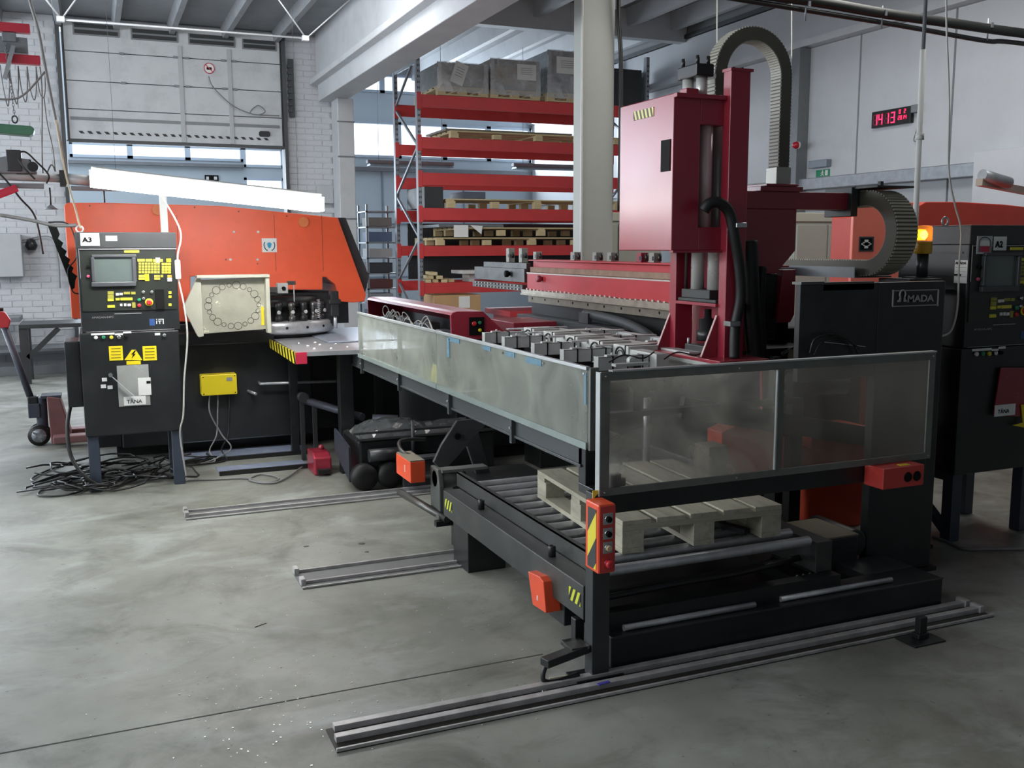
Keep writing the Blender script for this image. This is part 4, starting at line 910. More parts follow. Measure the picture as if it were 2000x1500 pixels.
obj('body', MB().prism([(-.85, 2.57), (-.85, 2.64), (-.38, 2.62), (-.36, 2.60), (-.37, 2.56), (-.40, 2.545)], 'y', 8.92, 9.08), mt('hoist_green', (66, 112, 88), .4, 0, .1), CH_, .008)
ob = MB(); ob.tube([(-.50+.02*math.cos(t*PI/6), 9, 2.675+.028*math.sin(t*PI/6)) for t in range(12)], .007, 6, True)
obj('hook_eye', ob, BLACK2, CH_)
ob = MB()
for k in range(22):
    z = 2.71+k*.026
    ob.tube([(-.50-(z-2.7)*.05+(.008*math.cos(t*PI/3) if k % 2 else 0), 9+(0 if k % 2 else .008*math.cos(t*PI/3)), z+.016*math.sin(t*PI/3)) for t in range(6)], .0035, 5, True)
o = obj('chain', ob, MIDG, CH_); o['kind'] = 'stuff'
obj('trolley_lever', MB().bar((-.55, 8.98, 2.98), (-.47, 8.98, 3.24), .06, .03), GALV, CH_)
for z0, z1, x1, lab in ((3.355, 3.425, -.345, 'upper'), (3.115, 3.185, -.285, 'lower')):
    o = obj('crane_rail', MB().box(-2.6, 9.0, z0, x1, 9.08, z1), mt('crane_red', (176, 40, 60), .45, 0, .08), None, .004); tag(o, 'red %s crane rail bar at the upper left edge' % lab, 'rail')
o = obj('rail_girder', MB().box(-2.6, 9.02, 3.20, -.37, 9.10, 3.32).box(-.55, 9.0, 3.28, -.45, 9.1, 3.35), MIDG, None, .004); tag(o, 'grey girder between the two red crane rail bars', 'beam')
for i in range(5):
    x = -.58+i*.065
    cab('festoon_cable', [(x, 9.04, 3.10), (x+.012, 9.04, 2.92), (x+.035, 9.04, 2.78+.02*i), (x+.055, 9.04, 2.92), (x+.065, 9.04, 3.10)], .005, CABG, 'thin festoon cable loop under the lower red crane rail bar, '+['leftmost', 'second from the left', 'middle', 'second from the right', 'rightmost'][i]+' one', 6, 'festoon loops under the crane rail')
cab('slack_cable', [Y(-40, 190, 9), Y(20, 194, 9), Y(50, 182, 9), Y(88, 140, 9)], .008, CABG, 'grey cable sagging left of the hoist chain')
cab('hanging_rope', [Y(55, -30, 9), Y(58, 0, 9), Y(75, 60, 9), Y(92, 150, 9), Y(110, 240, 9), Y(125, 310, 9), Y(134, 360, 9)], .012, CABG, 'long grey rope slanting down beside the dock door')
cab('hanging_cable', [Y(78, 130, 9.1), Y(82, 180, 9.1), Y(82, 300, 9.1), Y(86, 345, 9.1), Y(100, 322, 9.1), Y(108, 335, 9.1)], .006, CABG, 'thin cable hanging below the lower red rail bar with a small loop at the bottom')
cab('hanging_cable', [Y(86, 190, 9.1), Y(92, 240, 9.1), Y(103, 290, 9.1), Y(108, 335, 9.1)], .005, CABG, 'thin straight cable right of the looped cable below the red rail bar')
# ceiling light bar of bright rods
T = thing('suspension_rail', 'bright horizontal conduit rail hung on V-shaped rods before the dock door', 'rail', (1.2, 12, 4.09))
BR = mt('bright_rod', (215, 218, 222), .35, .4, .05)
obj('rail_tube', MB().cyl((-.144, 12, 4.09), (2.49, 12, 4.09), .012, 10), BR, T)
for a, b in (((-.55, 4.65), (-.144, 4.09)), ((.32, 4.75), (-.144, 4.09)), ((2.0, 4.75), (2.49, 4.09)), ((3.05, 4.60), (2.49, 4.09))):
    obj('v_rod', MB().cyl((a[0], 12, a[1]), (b[0], 12, b[1]), .009, 8), BR, T)
for x in (-.144, 2.49): obj('clamp', MB().box(x-.05, 11.97, 4.06, x+.03, 12.03, 4.12), BR, T, .004)
obj('door_cord', MB().tube(spline([(1.68, 14.85, 4.05), (1.74, 14.85, 3.9), (2.0, 14.85, 3.66), (2.3, 14.85, 3.55), (2.45, 14.85, 3.60), (2.35, 14.85, 3.68), (2.25, 14.85, 3.56), (2.65, 14.85, 3.55)]), .008, 8), CABG, DD)
# ================================================================ RIGHT MACHINE: sheet loader in the foreground
HAZ = stripe_mat('hazard_tape', (222, 208, 60), (24, 24, 24), .05, (.75, 0, -.75))
HAZX = stripe_mat('hazard_tape_side', (222, 208, 60), (52, 54, 54), .115, (0, -.8, -.6))
LF = thing('loader_frame', 'black steel frame of the sheet loader standing over the roller conveyor', 'frame', (2.45, 3.2, 0))
obj('post', MB().box(1.668, 3.143, .012, 1.742, 3.205, .735), BLACK2, LF, .003)
obj('post_foot', MB().box(1.60, 3.13, 0, 1.80, 3.23, .012), BLACK, LF)
obj('post', MB().box(1.70, 3.27, .735, 1.76, 3.33, 1.16).box(1.70, 3.21, .70, 1.76, 3.33, .735), BLACK, LF, .003)
obj('hazard_patch', MB().box(1.664, 3.140, .712, 1.70, 3.143, .748), HAZ, LF)
obj('side_beam', MB().box(1.70, 3.30, .800, 1.76, 7.0, .886).box(1.692, 3.30, .80, 1.70, 7.0, .812).box(1.692, 3.30, .874, 1.70, 7.0, .886), mt('beam_slate', (66, 70, 72), .45, .1, .12, 5), LF, .002)
obj('beam', MB().box(1.742, 3.175, .640, 3.34, 3.265, .716), BLACK, LF, .003)
obj('cross_beam', MB().box(1.76, 6.93, .80, 3.26, 7.0, .886).box(1.76, 4.96, .80, 3.26, 5.02, .86), BLACK, LF)
obj('leg', MB().box(1.60, 6.93, 0, 1.70, 7.02, .886), BLACK, LF, .003)
obj('leg', MB().box(3.52, 4.30, 0, 3.60, 4.36, .95), BLACK, LF, .003)
obj('leg', MB().box(3.26, 6.93, 0, 3.33, 7.0, .80), BLACK, LF)
for y in (6.62, 5.72, 4.80, 3.96):
    obj('guard_bracket', MB().box(1.680, y-.012, .775, 1.700, y+.012, .90), mt('beam_slate', (66, 70, 72)), LF)
    obj('bracket_bolt', MB().cyl((1.680, y, .845), (1.674, y, .845), .006, 8), STEEL, LF)
# guards
PLX = glass_mat('hazy_plexiglass', (196, 202, 192), .48, .3, .16, 3.2, .64, .45)
PLF = glass_mat('dusty_plexiglass', (190, 188, 180), .30, .3, .2, 2.6, .66, .6)
FR = mt('guard_frame_steel', (112, 114, 110), .42, .35, .15, 10)
ALE = mt('guard_edge_alu', (186, 190, 190), .38, .5, .08, 12)
GL = thing('machine_guard', 'long hazy plexiglass guard along the left side of the loader, with blue tape remnants', 'guard', (1.68, 4.9, .886))
yj = X(854, 690, 1.68).y
for a, b in ((6.66, yj+.004), (yj-.004, 3.215)):
    obj('plexi_panel', MB().box(1.677, b, .892, 1.683, a, 1.198), PLX, GL)
    obj('top_strip', MB().box(1.671, b, 1.190, 1.690, a, 1.203), ALE, GL, .001)
    obj('bottom_strip', MB().box(1.671, b, .888, 1.676, a, .915), mt('strip_green_grey', (140, 152, 148), .4, .3, .1), GL)
for y in (6.645, 5.70, yj, 4.02): obj('guard_post', MB().box(1.684, y-.022, .886, 1.70, y+.022, 1.188), mt('guard_post_grey', (98, 102, 100), .5, .2, .08), GL)
obj('yellow_patch', MB().prism([(5.22, .90), (4.98, .90), (5.0, 1.0), (5.16, 1.0)], 'x', 1.72, 1.722), mt('patch_yellow', (220, 214, 90), .6, 0, 0), GL)
obj('corner_strip', MB().box(1.680, 3.196, .886, 1.716, 3.214, 1.200), FR, GL, .001)
TAPE = mt('blue_tape', (92, 132, 152), .6, 0, .2, 30)
for y0, y1_, z0, z1 in ((4.76, 4.60, 1.165, 1.187), (4.28, 4.18, 1.168, 1.188), (4.0, 3.90, 1.166, 1.188), (3.78, 3.62, 1.160, 1.186), (3.236, 3.222, 1.06, 1.18), (4.4, 4.1, .893, .905), (3.8, 3.45, .893, .908), (4.79, 4.75, 1.08, 1.18)):
    obj('tape_remnant', MB().box(1.6745, y1_, z0, 1.6765, y0, z1), TAPE, GL)
for y in (4.745, 4.03, 3.60, 3.24):
    for z in (1.175, .905): obj('rivet', MB().cyl((1.677, y, z), (1.672, y, z), .005, 8), CHR, GL)
GF = thing('machine_guard', 'wide steel-framed plexiglass guard across the front of the loader', 'guard', (2.5, 3.15, .716))
def bar_(x0, z0, x1, z1, n='frame_bar'): obj(n, MB().box(x0, 3.132, z0, x1, 3.140, z1), FR, GF, .001)
bar_(1.690, .724, 3.322, .752); bar_(1.690, 1.158, 3.322, 1.192); bar_(1.690, .752, 1.728, 1.158); bar_(3.288, .752, 3.322, 1.158)
p = Y(1521, 820, 3.14); bar_(p.x-.018, .752, p.x+.016, 1.158, 'centre_bar')
obj('centre_edge', MB().box(p.x-.024, 3.126, .752, p.x-.018, 3.136, 1.158), ALE, GF)
obj('top_edge', MB().box(1.735, 3.128, 1.190, 3.322, 3.158, 1.196), ALE, GF)
obj('side_edge', MB().box(1.686, 3.132, .724, 1.690, 3.165, 1.19), ALE, GF)
obj('plexi_panel', MB().box(1.728, 3.142, .735, p.x, 3.147, 1.18), PLF, GF)
obj('plexi_panel', MB().box(p.x+.002, 3.142, .735, 3.31, 3.147, 1.18), glass_mat('dark_plexiglass', (150, 146, 138), .22, .3, .1, 2.0, .36, .5), GF)
obj('mount_bracket', MB().box(1.735, 3.15, .735, 1.79, 3.17, .80).box(1.78, 3.15, .75, 1.81, 3.17, .78), BLACK, GF, .003)
for x in (1.708, 2.3, 3.305):
    for z in (.738, 1.175): obj('rivet', MB().cyl((x, 3.132, z), (x, 3.128, z), .004, 8), CHR, GF)
# operator station on the post and red socket box
OS = thing('push_button_station', 'tall orange push-button box with yellow-black stripes on the front post', 'control box', (1.67, 3.08, .46))
OC = mt('station_orange', (226, 82, 46), .4, 0, .08, 8, dirt=(150, 70, 50), damt=.3); OCR = mt('station_red', (190, 62, 56), .4, 0, .08, 8)
obj('housing', MB().box(1.632, 3.034, .462, 1.702, 3.138, .722), OC, OS, .006)
obj('face_plate', MB().box(1.636, 3.031, .468, 1.700, 3.035, .716), OCR, OS, .001)
obj('hazard_label', MB().box(1.6300, 3.05, .475, 1.6320, 3.115, .70), HAZX, OS)
for z, mat, big in ((.668, INK, 1), (.613, INK, 1), (.560, mt('button_cream', (196, 176, 140), .4, 0, 0), 0), (.502, REDB, 2)):
    obj('label_plate', MB().box(1.650, 3.029, z-.020, 1.688, 3.031, z+.022), GREYM if big < 2 else OCR, OS)
    b_ = obj('button_ring', MB().lathe((1.669, 3.031, z), [(.013, -.006), (.015, -.003), (.015, 0)], 18, 'y'), CHR if big < 2 else RED, OS)
    obj('button_cap', MB().lathe((1.669, 3.025, z), [(.009, -.010-.012*(big == 2)), (.011+.005*(big == 2), -.008-.010*(big == 2)), (.011+.003*(big == 2), 0)], 18, 'y'), mat, b_)
RS = thing('switch_box', 'red two-hole switch box under the right end of the front guard', 'control box', (3.11, 3.1, .63))
obj('housing', MB().box(2.99, 3.06, .632, 3.215, 3.172, .722), OCR, RS, .004)
for x in (3.125, 3.175): obj('socket', MB().lathe((x, 3.06, .675), [(.020, -.004), (.022, 0)], 18, 'y'), INK, RS)
obj('yellow_dot', MB().box(3.10, 3.075, .722, 3.15, 3.10, .724), YEL, RS)

# roller conveyor
RC = thing('roller_conveyor', 'black roller conveyor with steel rollers under the loader frame', 'conveyor', (2.3, 4.1, 0))
BM = mt('beam_worn_black', (60, 62, 62), .42, .15, .2, 6, .1, dirt=(104, 104, 98), damt=.35)
obj('side_beam', MB().box(1.668, 3.22, .215, 1.762, 4.86, .352), BM, RC, .003)
obj('side_beam', MB().box(2.86, 3.30, .215, 2.95, 4.86, .352), BM, RC, .003)
obj('under_shade_plate', MB().box(1.96, 3.40, .02, 3.30, 4.40, .05), BLK, RC)  # dark plate added to stand for the shade under the rollers
obj('guide_rail', MB().box(1.768, 3.25, .352, 1.774, 4.92, .428).box(1.768, 3.25, .422, 1.795, 4.92, .428), BM, RC)
obj('base_flat', MB().box(1.762, 3.25, .30, 1.80, 4.88, .345), BLACK, RC)
ys_ = [4.86-.128*i for i in range(13)]
for i, y in enumerate(ys_):
    obj('roller', MB().lathe((0, y, .358), [(.012, 1.800), (.020, 1.803), (.022, 1.808), (.022, 2.835), (.012, 2.845)], 18, 'x'), STEEL, RC)
for y in (4.42, 3.60):
    obj('stop_pin', MB().lathe((1.715, y, 0), [(.012, .352), (.017, .353), (.017, .395), (.013, .40), (.008, .40), (.008, .39)], 16), BLACK, RC)
obj('leg_box', MB().box(1.672, 4.50, 0, 1.88, 4.72, .215), BLACK, RC, .004)
obj('leg_box', MB().box(1.70, 3.45, .10, 1.88, 3.6, .215), BLACK, RC, .004)
obj('leg_box', MB().box(2.78, 4.50, 0, 2.93, 4.72, .215), BLACK, RC, .004)
obj('cross_member', MB().box(1.762, 3.24, .10, 2.95, 3.30, .215), BLACK, RC)
obj('cross_member', MB().box(1.762, 4.8, .12, 2.95, 4.86, .215), BLACK, RC)
for y0, y1_ in ((4.83, 4.72), (3.34, 3.24)): obj('hazard_patch', MB().box(1.6655, y1_, .262, 1.668, y0, .315), stripe_mat('hazard_small', (206, 214, 60), (30, 32, 30), .035, (0, .9, .45)), RC)
a = X(1033, 1117, 1.63); b = X(1067, 1197, 1.63)
SB = obj('sensor_cover', MB().prism([(X(u, v, 1.63).y, X(u, v, 1.63).z) for u, v in ((1031, 1116), (1054, 1127), (1061, 1137), (1066, 1198), (1040, 1181))], 'x', 1.630, 1.70), OC, RC, .003)
obj('cover_mark', MB().box(1.6285, (a.y+b.y)/2-.004, .185, 1.630, (a.y+b.y)/2+.004, .205), PAPER, SB)
obj('clevis', MB().box(1.66, 3.27, .06, 1.70, 3.31, .20).box(1.60, 3.18, .105, 1.68, 3.28, .125).bar((1.46, 3.13, .115), (1.67, 3.18, .125), .05, .03), BLACK, RC, .003)
obj('junction_plate', MB().box(1.585, 3.15, .128, 1.66, 3.22, .140), STEELD, RC)
obj('flex_hose', MB().tube(spline([(1.60, 3.17, .11), (1.50, 3.18, .085), (1.475, 3.17, .03), (1.52, 3.16, -.002+.02), (1.62, 3.16, .03)]), .010, 8), CABK, RC)
for i in range(2):
    obj('air_line', MB().tube(spline([(1.82, 3.36-.04*i, .25), (2.1, 3.34-.04*i, .268), (2.5, 3.36-.03*i, .26), (2.9, 3.42, .25)]), .014, 8), CABK, RC)
# drive motor unit behind the conveyor head
DU = thing('drive_unit', 'grey gear motor with orange terminal box at the far left end of the conveyor', 'motor', (1.68, 5.05, 0))
GM = mt('gear_grey', (92, 96, 92), .5, .1, .15, 6)
obj('gear_housing', MB().lathe((0, 5.10, .36), [(.045, 1.70), (.06, 1.72), (.06, 1.80), (.05, 1.86), (.03, 1.88)], 22, 'x'), GM, DU)
obj('gear_bracket', MB().prism([(5.02, .17), (5.02, .33), (5.05, .42), (5.18, .42), (5.18, .17)], 'x', 1.70, 1.73).box(1.68, 4.98, .15, 1.80, 5.2, .175), GM, DU, .006)
obj('mount_arm', MB().box(1.72, 5.02, .405, 1.99, 5.10, .42), GM, DU)
obj('mount_foot', MB().box(1.66, 4.96, .12, 1.78, 5.0, .15).box(1.76, 4.92, .0, 1.78, 5.0, .12), BLACK, DU)
TBX = obj('terminal_box', MB().box(1.572, 5.14, .335, 1.66, 5.42, .455), OC, DU, .004)
obj('box_lid', MB().box(1.574, 5.145, .455, 1.658, 5.415, .462), mt('lid_dust', (120, 112, 96), .6, 0, .1), TBX)
obj('box_mark', MB().box(1.570, 5.24, .38, 1.572, 5.248, .42), PAPER, TBX)
obj('loop_cable', MB().tube(spline([(1.66, 5.3, .44), (1.60, 5.4, .47), (1.66, 5.6, .49), (1.82, 5.62, .48)]), .012, 8), CABK, DU)
obj('drive_shaft', MB().cyl((1.60, 5.45, .21), (1.72, 4.95, .16), .022, 14), STEELD, DU)

# pallet on the rollers
PL = pallet(1.99, 3.40, .380, .77, 1.0, .142, 5, 'y', WOOD, 'weathered wooden pallet lying on the roller conveyor behind the front post', None, .134, .022, 'wooden_pallet', -.07)
# base beam and the machine body low down
BB = thing('loader_sill', 'long black box beam on the floor across the front of the loader', 'beam', (2.6, 3.25, 0))
obj('beam_body', MB().box(1.775, 3.185, 0.012, 3.497, 3.36, .140), BLACK, BB, .004)
obj('beam_lip', MB().box(1.775, 3.180, .134, 3.497, 3.186, .143).box(3.2, 3.36, .09, 3.497, 3.56, .140), BLACK2, BB, .002)
obj('beam_foot', MB().box(1.9, 3.19, 0, 3.4, 3.33, .012), RUB, BB)
for (u0, v0), (u1, v1), r, lab in (((1218, 1222), (1474, 1182), .013, 'long bright steel rod on the base beam, left front one'), ((1296, 1199), (1502, 1168), .011, 'dull steel rod on the base beam behind the long bright one'), ((1524, 1166), (1741, 1132), .012, 'bright steel rod on the right half of the base beam')):
    yy = {.013: 3.225, .011: 3.26, .012: 3.235}[r]
    a, b = Y(u0, v0, yy), Y(u1, v1, yy); z = .140
    o = obj('steel_rod', MB().cyl((a.x, yy, z+r), (b.x, yy, z+r), r, 14), STEEL); tag(o, lab, 'rod', 'steel rods left on the base beam')
SP = thing('support_stand', 'small floor stand with a square foot plate before the right end of the base beam', 'stand', (3.16, 2.955, 0))
obj('foot_plate', MB().box(3.03, 2.88, 0, 3.20, 2.99, .008), BLACK, SP, .002)
obj('stand_post', MB().box(3.105, 2.93, .008, 3.145, 2.96, .10).box(3.095, 2.925, .008, 3.155, 2.965, .03), BLACK, SP, .003)
# floor rails
RLM = mt('floor_rail_steel', (182, 180, 180), .38, .25, .2, 14, .15, dirt=(104, 98, 92), damt=.5)
RLD = mt('floor_rail_dark', (44, 42, 38), .6, .3, .2, 10)
def rail(lab, x0, x1, ys3, hs, ends):
    T = thing('floor_rail', lab, 'rail', ((x0+x1)/2, sum(y for y, w_ in ys3)/3, 0), 'steel tracks let into the floor')
    obj('base_plate', MB().box(x0, min(y for y, w_ in ys3), 0, x1, max(y+w_ for y, w_ in ys3), .004), RLD if hs > .02 else mt('track_bed', (96, 98, 98), .6, 0, .15, 6), T)
    for i, (y, w_) in enumerate(ys3):
        h = hs if w_ > .012 else hs*.6
        obj('rail_bar', MB().box(x0+.012*i, y, .002, x1-.01*i, y+w_, h), RLM, T, .0015)
    for x, ye in ends: obj('end_stop', MB().box(x-.012, ye-.03, 0, x+.012, ye+.03, .035), RLM, T, .003)
    return T
rail('nearest floor rail track with three steel bars, reaching towards the viewer', .648, 3.615, ((3.0, .010), (3.06, .032), (3.138, .032)), .024, ((3.60, 3.16), (3.60, 3.08)))
rail('middle floor rail track ending under the conveyor leg', .852, 3.3, ((4.60, .011), (4.665, .014), (4.845, .014)), .018, ((.865, 4.85), (.865, 4.675)))
rail('farthest floor rail track running to the hydraulic unit', .438, 2.4, ((6.105, .011), (6.165, .02), (6.28, .014)), .018, ((.45, 6.29), (.45, 6.19)))
for u, v in ((688, 1433), (1063, 1353)):
    q = Z(u, v, .005); o = obj('steel_nut', MB().lathe((q.x, q.y, .004), [(.011, 0), (.012, .004), (.007, .009)], 8), CHR); tag(o, 'loose steel nut lying in the nearest floor rail, %s one' % ('left' if u < 700 else 'right'), 'nut')
mbx = MB(); a, b = Z(1073, 1325, .003), Z(1112, 1319, .003); o = obj('wood_stick', mbx.bar(a, b, .008, .005), WOOD); tag(o, 'thin pale wooden stick on the floor left of the front post', 'stick')
mbx = MB(); a, b = Z(1168, 1337, .028), Z(1190, 1331, .028); o = obj('blue_scrap', mbx.bar(a, b, .014, .004), mt('scrap_blue', (84, 80, 180), .5, 0, 0)); tag(o, 'small blue-violet scrap on the rail at the foot of the front post', 'scrap')
# metal chips and crumbs
random.seed(5); chips = MB()
for k in range(190):
    if k < 110: u, v = random.gauss(520, 160), random.gauss(1400, 60)
    else: u, v = random.uniform(330, 1080), random.uniform(1000, 1450)
    if v > 1520 or v < 960: continue
    q = Z(u, v, .001); s = random.uniform(.0015, .0034); a = random.random()*PI
    chips.obox((q.x, q.y, .001+s*.2), (s*math.cos(a), s*math.sin(a), 0), (-s*.7*math.sin(a), s*.7*math.cos(a), 0), (0, 0, s*.3))
o = obj('metal_chips', chips, mt('chip_silver', (225, 226, 222), .3, .4, 0)); tag(o, 'scattered tiny bright metal chips on the concrete floor', 'chips', None, 'stuff')
o = obj('dark_sliver', MB().bar(Z(498, 1225, .001), Z(520, 1217, .001), .004, .002), INK); tag(o, 'short dark sliver on the open floor at the left', 'scrap')
for i, (u, v) in enumerate(((706, 1062), (598, 1067), (716, 1078))):
    q = Z(u, v, 0); o = obj('oil_drop', MB().lathe((q.x, q.y, .0002), [(.020-.004*i, 0), (.016-.004*i, .001)], 14), mt('oil_dark', (62, 62, 58), .4, 0, .1)); tag(o, ['dark oil spot on the floor above the middle rail, largest', 'small pale-edged oil spot left of the larger one', 'smaller oil spot just below the largest one'][i], 'stain')

# ---------------- suction frame
SF = thing('suction_frame', 'grid of grey aluminium suction arms with black cable ties inside the guards', 'lifting frame', (2.6, 4.7, .886))
def arm(x0, x1, y, n=3):
    z0, z1 = 1.045, 1.112
    A = obj('suction_arm', MB().box(x0, y-.022, z0, x1, y-.018, z1).box(x0, y+.018, z0, x1, y+.022, z1).box(x0, y-.022, z1-.004, x1, y+.022, z1).box(x0-.003, y-.024, z0, x0, y+.024, z1+.002), ALU, SF, .001)
    for i in range(n):
        x = x0+(x1-x0)*(.28+.3*i)
        obj('cable_tie', MB().box(x-.003, y-.025, z0-.003, x+.003, y+.025, z1+.003), INK, A)
    obj('top_fitting', MB().box(x0+.05, y-.014, z1, x0+.11, y+.014, z1+.008).cyl((x0+.085, y, z1), (x0+.085, y, z1+.018), .006, 8), ALUP, A)
    obj('suction_cup', MB().lathe((x0+.06, y, 0), [(.026, .975), (.016, .99), (.008, 1.0), (.008, 1.045)], 14), RUB, A)
for y in (5.70, 5.38, 4.95, 4.58, 4.20): arm(2.24, 2.52, y, 2 if y > 5.6 else 3)
for y in (5.55, 5.15, 4.75): arm(2.80, 3.15, y, 2)
for x in (2.53, 2.72):
    obj('spine_beam', MB().box(x, 4.12, 1.03, x+.075, 5.78, 1.12), ALUP, SF, .003)
for i, y in enumerate((5.66, 5.36, 5.06, 4.76, 4.48)):
    B = obj('valve_block', MB().box(2.52, y-.10, 1.01, 2.70, y+.06, 1.135), ALUP, SF, .004)
    obj('cable_ring', MB().tube([(2.515, y-.02+.045*math.cos(t*PI/8), 1.085+.04*math.sin(t*PI/8)) for t in range(16)], .004, 5, True), CABK, B)
    obj('cable_ring', MB().tube([(2.512, y-.03+.032*math.cos(t*PI/8), 1.08+.03*math.sin(t*PI/8)) for t in range(16)], .003, 5, True), CABK, B)
    obj('cable_tie', MB().box(2.517, y-.075, 1.008, 2.703, y-.068, 1.138), INK, B)
    obj('cross_plate', MB().box(2.42, y+.07, 1.12, 2.84, y+.11, 1.128), STEEL, B)
obj('long_side_beam', MB().box(3.1, 4.4, 1.03, 3.16, 5.8, 1.10).box(2.45, 5.78, 1.03, 3.16, 5.83, 1.10), ALU, SF, .002)
obj('sensor_head', MB().cyl((2.30, 3.95, 1.115), (2.30, 3.98, 1.115), .02, 14).box(2.18, 3.90, 1.10, 2.36, 3.94, 1.112), ALUP, SF)
for (x, y) in ((2.3, 3.93), (3.1, 3.93), (2.47, 5.80), (3.1, 5.85)): obj('frame_leg', MB().box(x-.02, y-.02, .886, x+.02, y+.02, 1.10), BLACK, SF)
obj('edge_beam', MB().box(1.76, 3.90, .86, 3.26, 3.95, .886).box(1.76, 5.79, .86, 3.26, 5.84, .886), BLACK, SF)
for k in range(3):
    obj('loose_wire', MB().tube(spline([(2.2+.3*k, 4.0, 1.11), (2.3+.3*k, 4.04, 1.135), (2.38+.3*k, 4.0, 1.12), (2.48+.3*k, 4.06, 1.14)]), .004, 5), CABK, SF)

# ---------------- red lifting tower
TW = thing('lifting_tower', 'tall crimson lifting tower with silver cylinders above the suction frame', 'machine', (2.8, 4.2, 1.1))
obj('head_box', MB().box(2.512, 3.975, 1.625, 2.66, 4.475, 2.345).box(2.66, 3.975, 2.21, 2.80, 4.475, 2.345).box(2.66, 3.975, 1.625, 2.80, 4.475, 1.735).box(2.66, 4.3, 1.735, 2.80, 4.475, 2.21), RED, TW, .004)
obj('box_lip', MB().box(2.512, 3.95, 2.325, 2.80, 3.977, 2.345).box(2.512, 3.96, 1.615, 2.80, 3.99, 1.627), RED, TW, .002)
WIN = obj('black_window', MB().box(2.508, 3.995, 1.995, 2.513, 4.075, 2.14), INK, TW)
obj('hazard_label', MB().box(2.509, 4.15, 2.262, 2.513, 4.34, 2.305), stripe_mat('hazard_head', (222, 214, 140), (70, 60, 40), .03, (0, -.9, .35)), TW)
obj('column', MB().box(2.79, 3.925, 1.105, 2.90, 3.985, 2.462), RED, TW, .003)
obj('column_cap', MB().box(2.785, 3.92, 2.455, 2.912, 3.99, 2.468), RED, TW)
for x in (2.82, 2.87): obj('cap_bolt', MB().cyl((x, 3.95, 2.468), (x, 3.95, 2.476), .006, 8), INK, TW)
obj('leg', MB().box(2.775, 4.34, 1.105, 2.88, 4.40, 1.63), RED, TW, .003)
obj('back_plate', MB().box(2.92, 3.99, 1.105, 2.94, 4.40, 2.2), RED, TW)
obj('shelf_plate', MB().box(2.775, 3.985, 1.352, 2.93, 4.34, 1.368), RED, TW, .002)
obj('base_plate', MB().box(2.68, 3.80, 1.093, 2.96, 4.46, 1.110), RED, TW, .002)
obj('guide_strip', MB().box(2.685, 3.80, 1.073, 2.76, 4.46, 1.093), CREAM, TW)
for y in (3.985, 4.395):
    g = obj('gusset', MB().prism([(2.70, 1.11), (2.785, 1.11), (2.785, 1.31)], 'y', y-.006, y+.006), RED, TW)
    obj('gusset_edge', MB().bar((2.698, y, 1.112), (2.783, y, 1.312), .013, .003), mt('pale_edge', (206, 170, 170), .5, 0, 0), g)
CYL = mt('cylinder_silver', (206, 206, 202), .3, .3, .04, 3)
for x, y, r in ((2.83, 4.225, .034), (2.86, 4.11, .042)):
    obj('cylinder', MB().cyl((x, y, 1.42), (x, y, 2.34), r, 24), CYL, TW)
obj('tie_rod', MB().cyl((2.81, 4.30, 1.40), (2.81, 4.30, 2.4), .008, 10), STEELD, TW)
obj('cylinder_foot', MB().box(2.79, 4.06, 1.385, 2.93, 4.31, 1.43).box(2.785, 4.0, 1.368, 2.93, 4.335, 1.385), mt('cast_black', (58, 62, 62), .5, .2, .1), TW, .004)
obj('head_cap', MB().box(2.715, 4.10, 2.455, 2.815, 4.27, 2.515), BLACK, TW, .006)
for x, y in ((2.73, 4.24), (2.74, 4.13), (2.80, 4.13)):
    b_ = obj('cap_stud', MB().cyl((x, y, 2.515), (x, y, 2.555), .009, 10), BLACK, TW)
for x, y in ((2.75, 4.225), (2.775, 4.145)): obj('upper_cylinder', MB().cyl((x, y, 2.34), (x, y, 2.46), .028, 18), CYL, TW)
obj('red_block', MB().box(2.66, 4.10, 2.345, 2.73, 4.16, 2.395), RED, TW, .003)
obj('slot_cylinder', MB().cyl((2.722, 4.025, 1.735), (2.722, 4.025, 2.21), .036, 24), mt('slot_pink_silver', (196, 172, 172), .35, .2, .08), TW)
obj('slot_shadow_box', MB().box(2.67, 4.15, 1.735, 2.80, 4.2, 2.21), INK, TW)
LM2 = obj('lower_motor', MB().lathe((2.86, 4.17, 0), [(.055, 1.17), (.055, 1.22), (.045, 1.225), (.045, 1.28), (.02, 1.285), (.018, 1.33)], 22), BLACK, TW)
obj('motor_base', MB().box(2.79, 4.06, 1.11, 2.93, 4.27, 1.15), BLACK2, LM2, .004)
for y in (4.08, 4.25): obj('base_bolt', MB().cyl((2.80, y, 1.15), (2.80, y, 1.18), .007, 8), STEEL, LM2)
# black ribbed hose and clamps
hs = spline([Y(1375, 412, 3.90), Y(1385, 398, 3.89), Y(1405, 396, 3.88), Y(1424, 415, 3.88), Y(1434, 460, 3.88), Y(1444, 520, 3.89), Y(1446, 580, 3.9), Y(1436, 640, 3.9), Y(1434, 700, 3.88)], 10)
HO = obj('corrugated_hose', MB().tube(hs, .026, 12), RUB, TW)
for u, v in ((1443, 440), (1430, 632)):
    q = Y(u, v, 3.87); obj('hose_clamp', MB().box(q.x-.03, 3.845, q.z-.012, q.x+.03, 3.90, q.z+.012), CHR, HO, .003)
obj('cable_bundle', MB().tube(spline([Y(1462, 470, 4.0), Y(1466, 560, 4.0), Y(1470, 640, 4.0), Y(1476, 700, 4.0)]), .045, 10).tube(spline([Y(1490, 520, 4.05), Y(1486, 600, 4.05), Y(1490, 690, 4.0)]), .02, 8), RUB, TW)
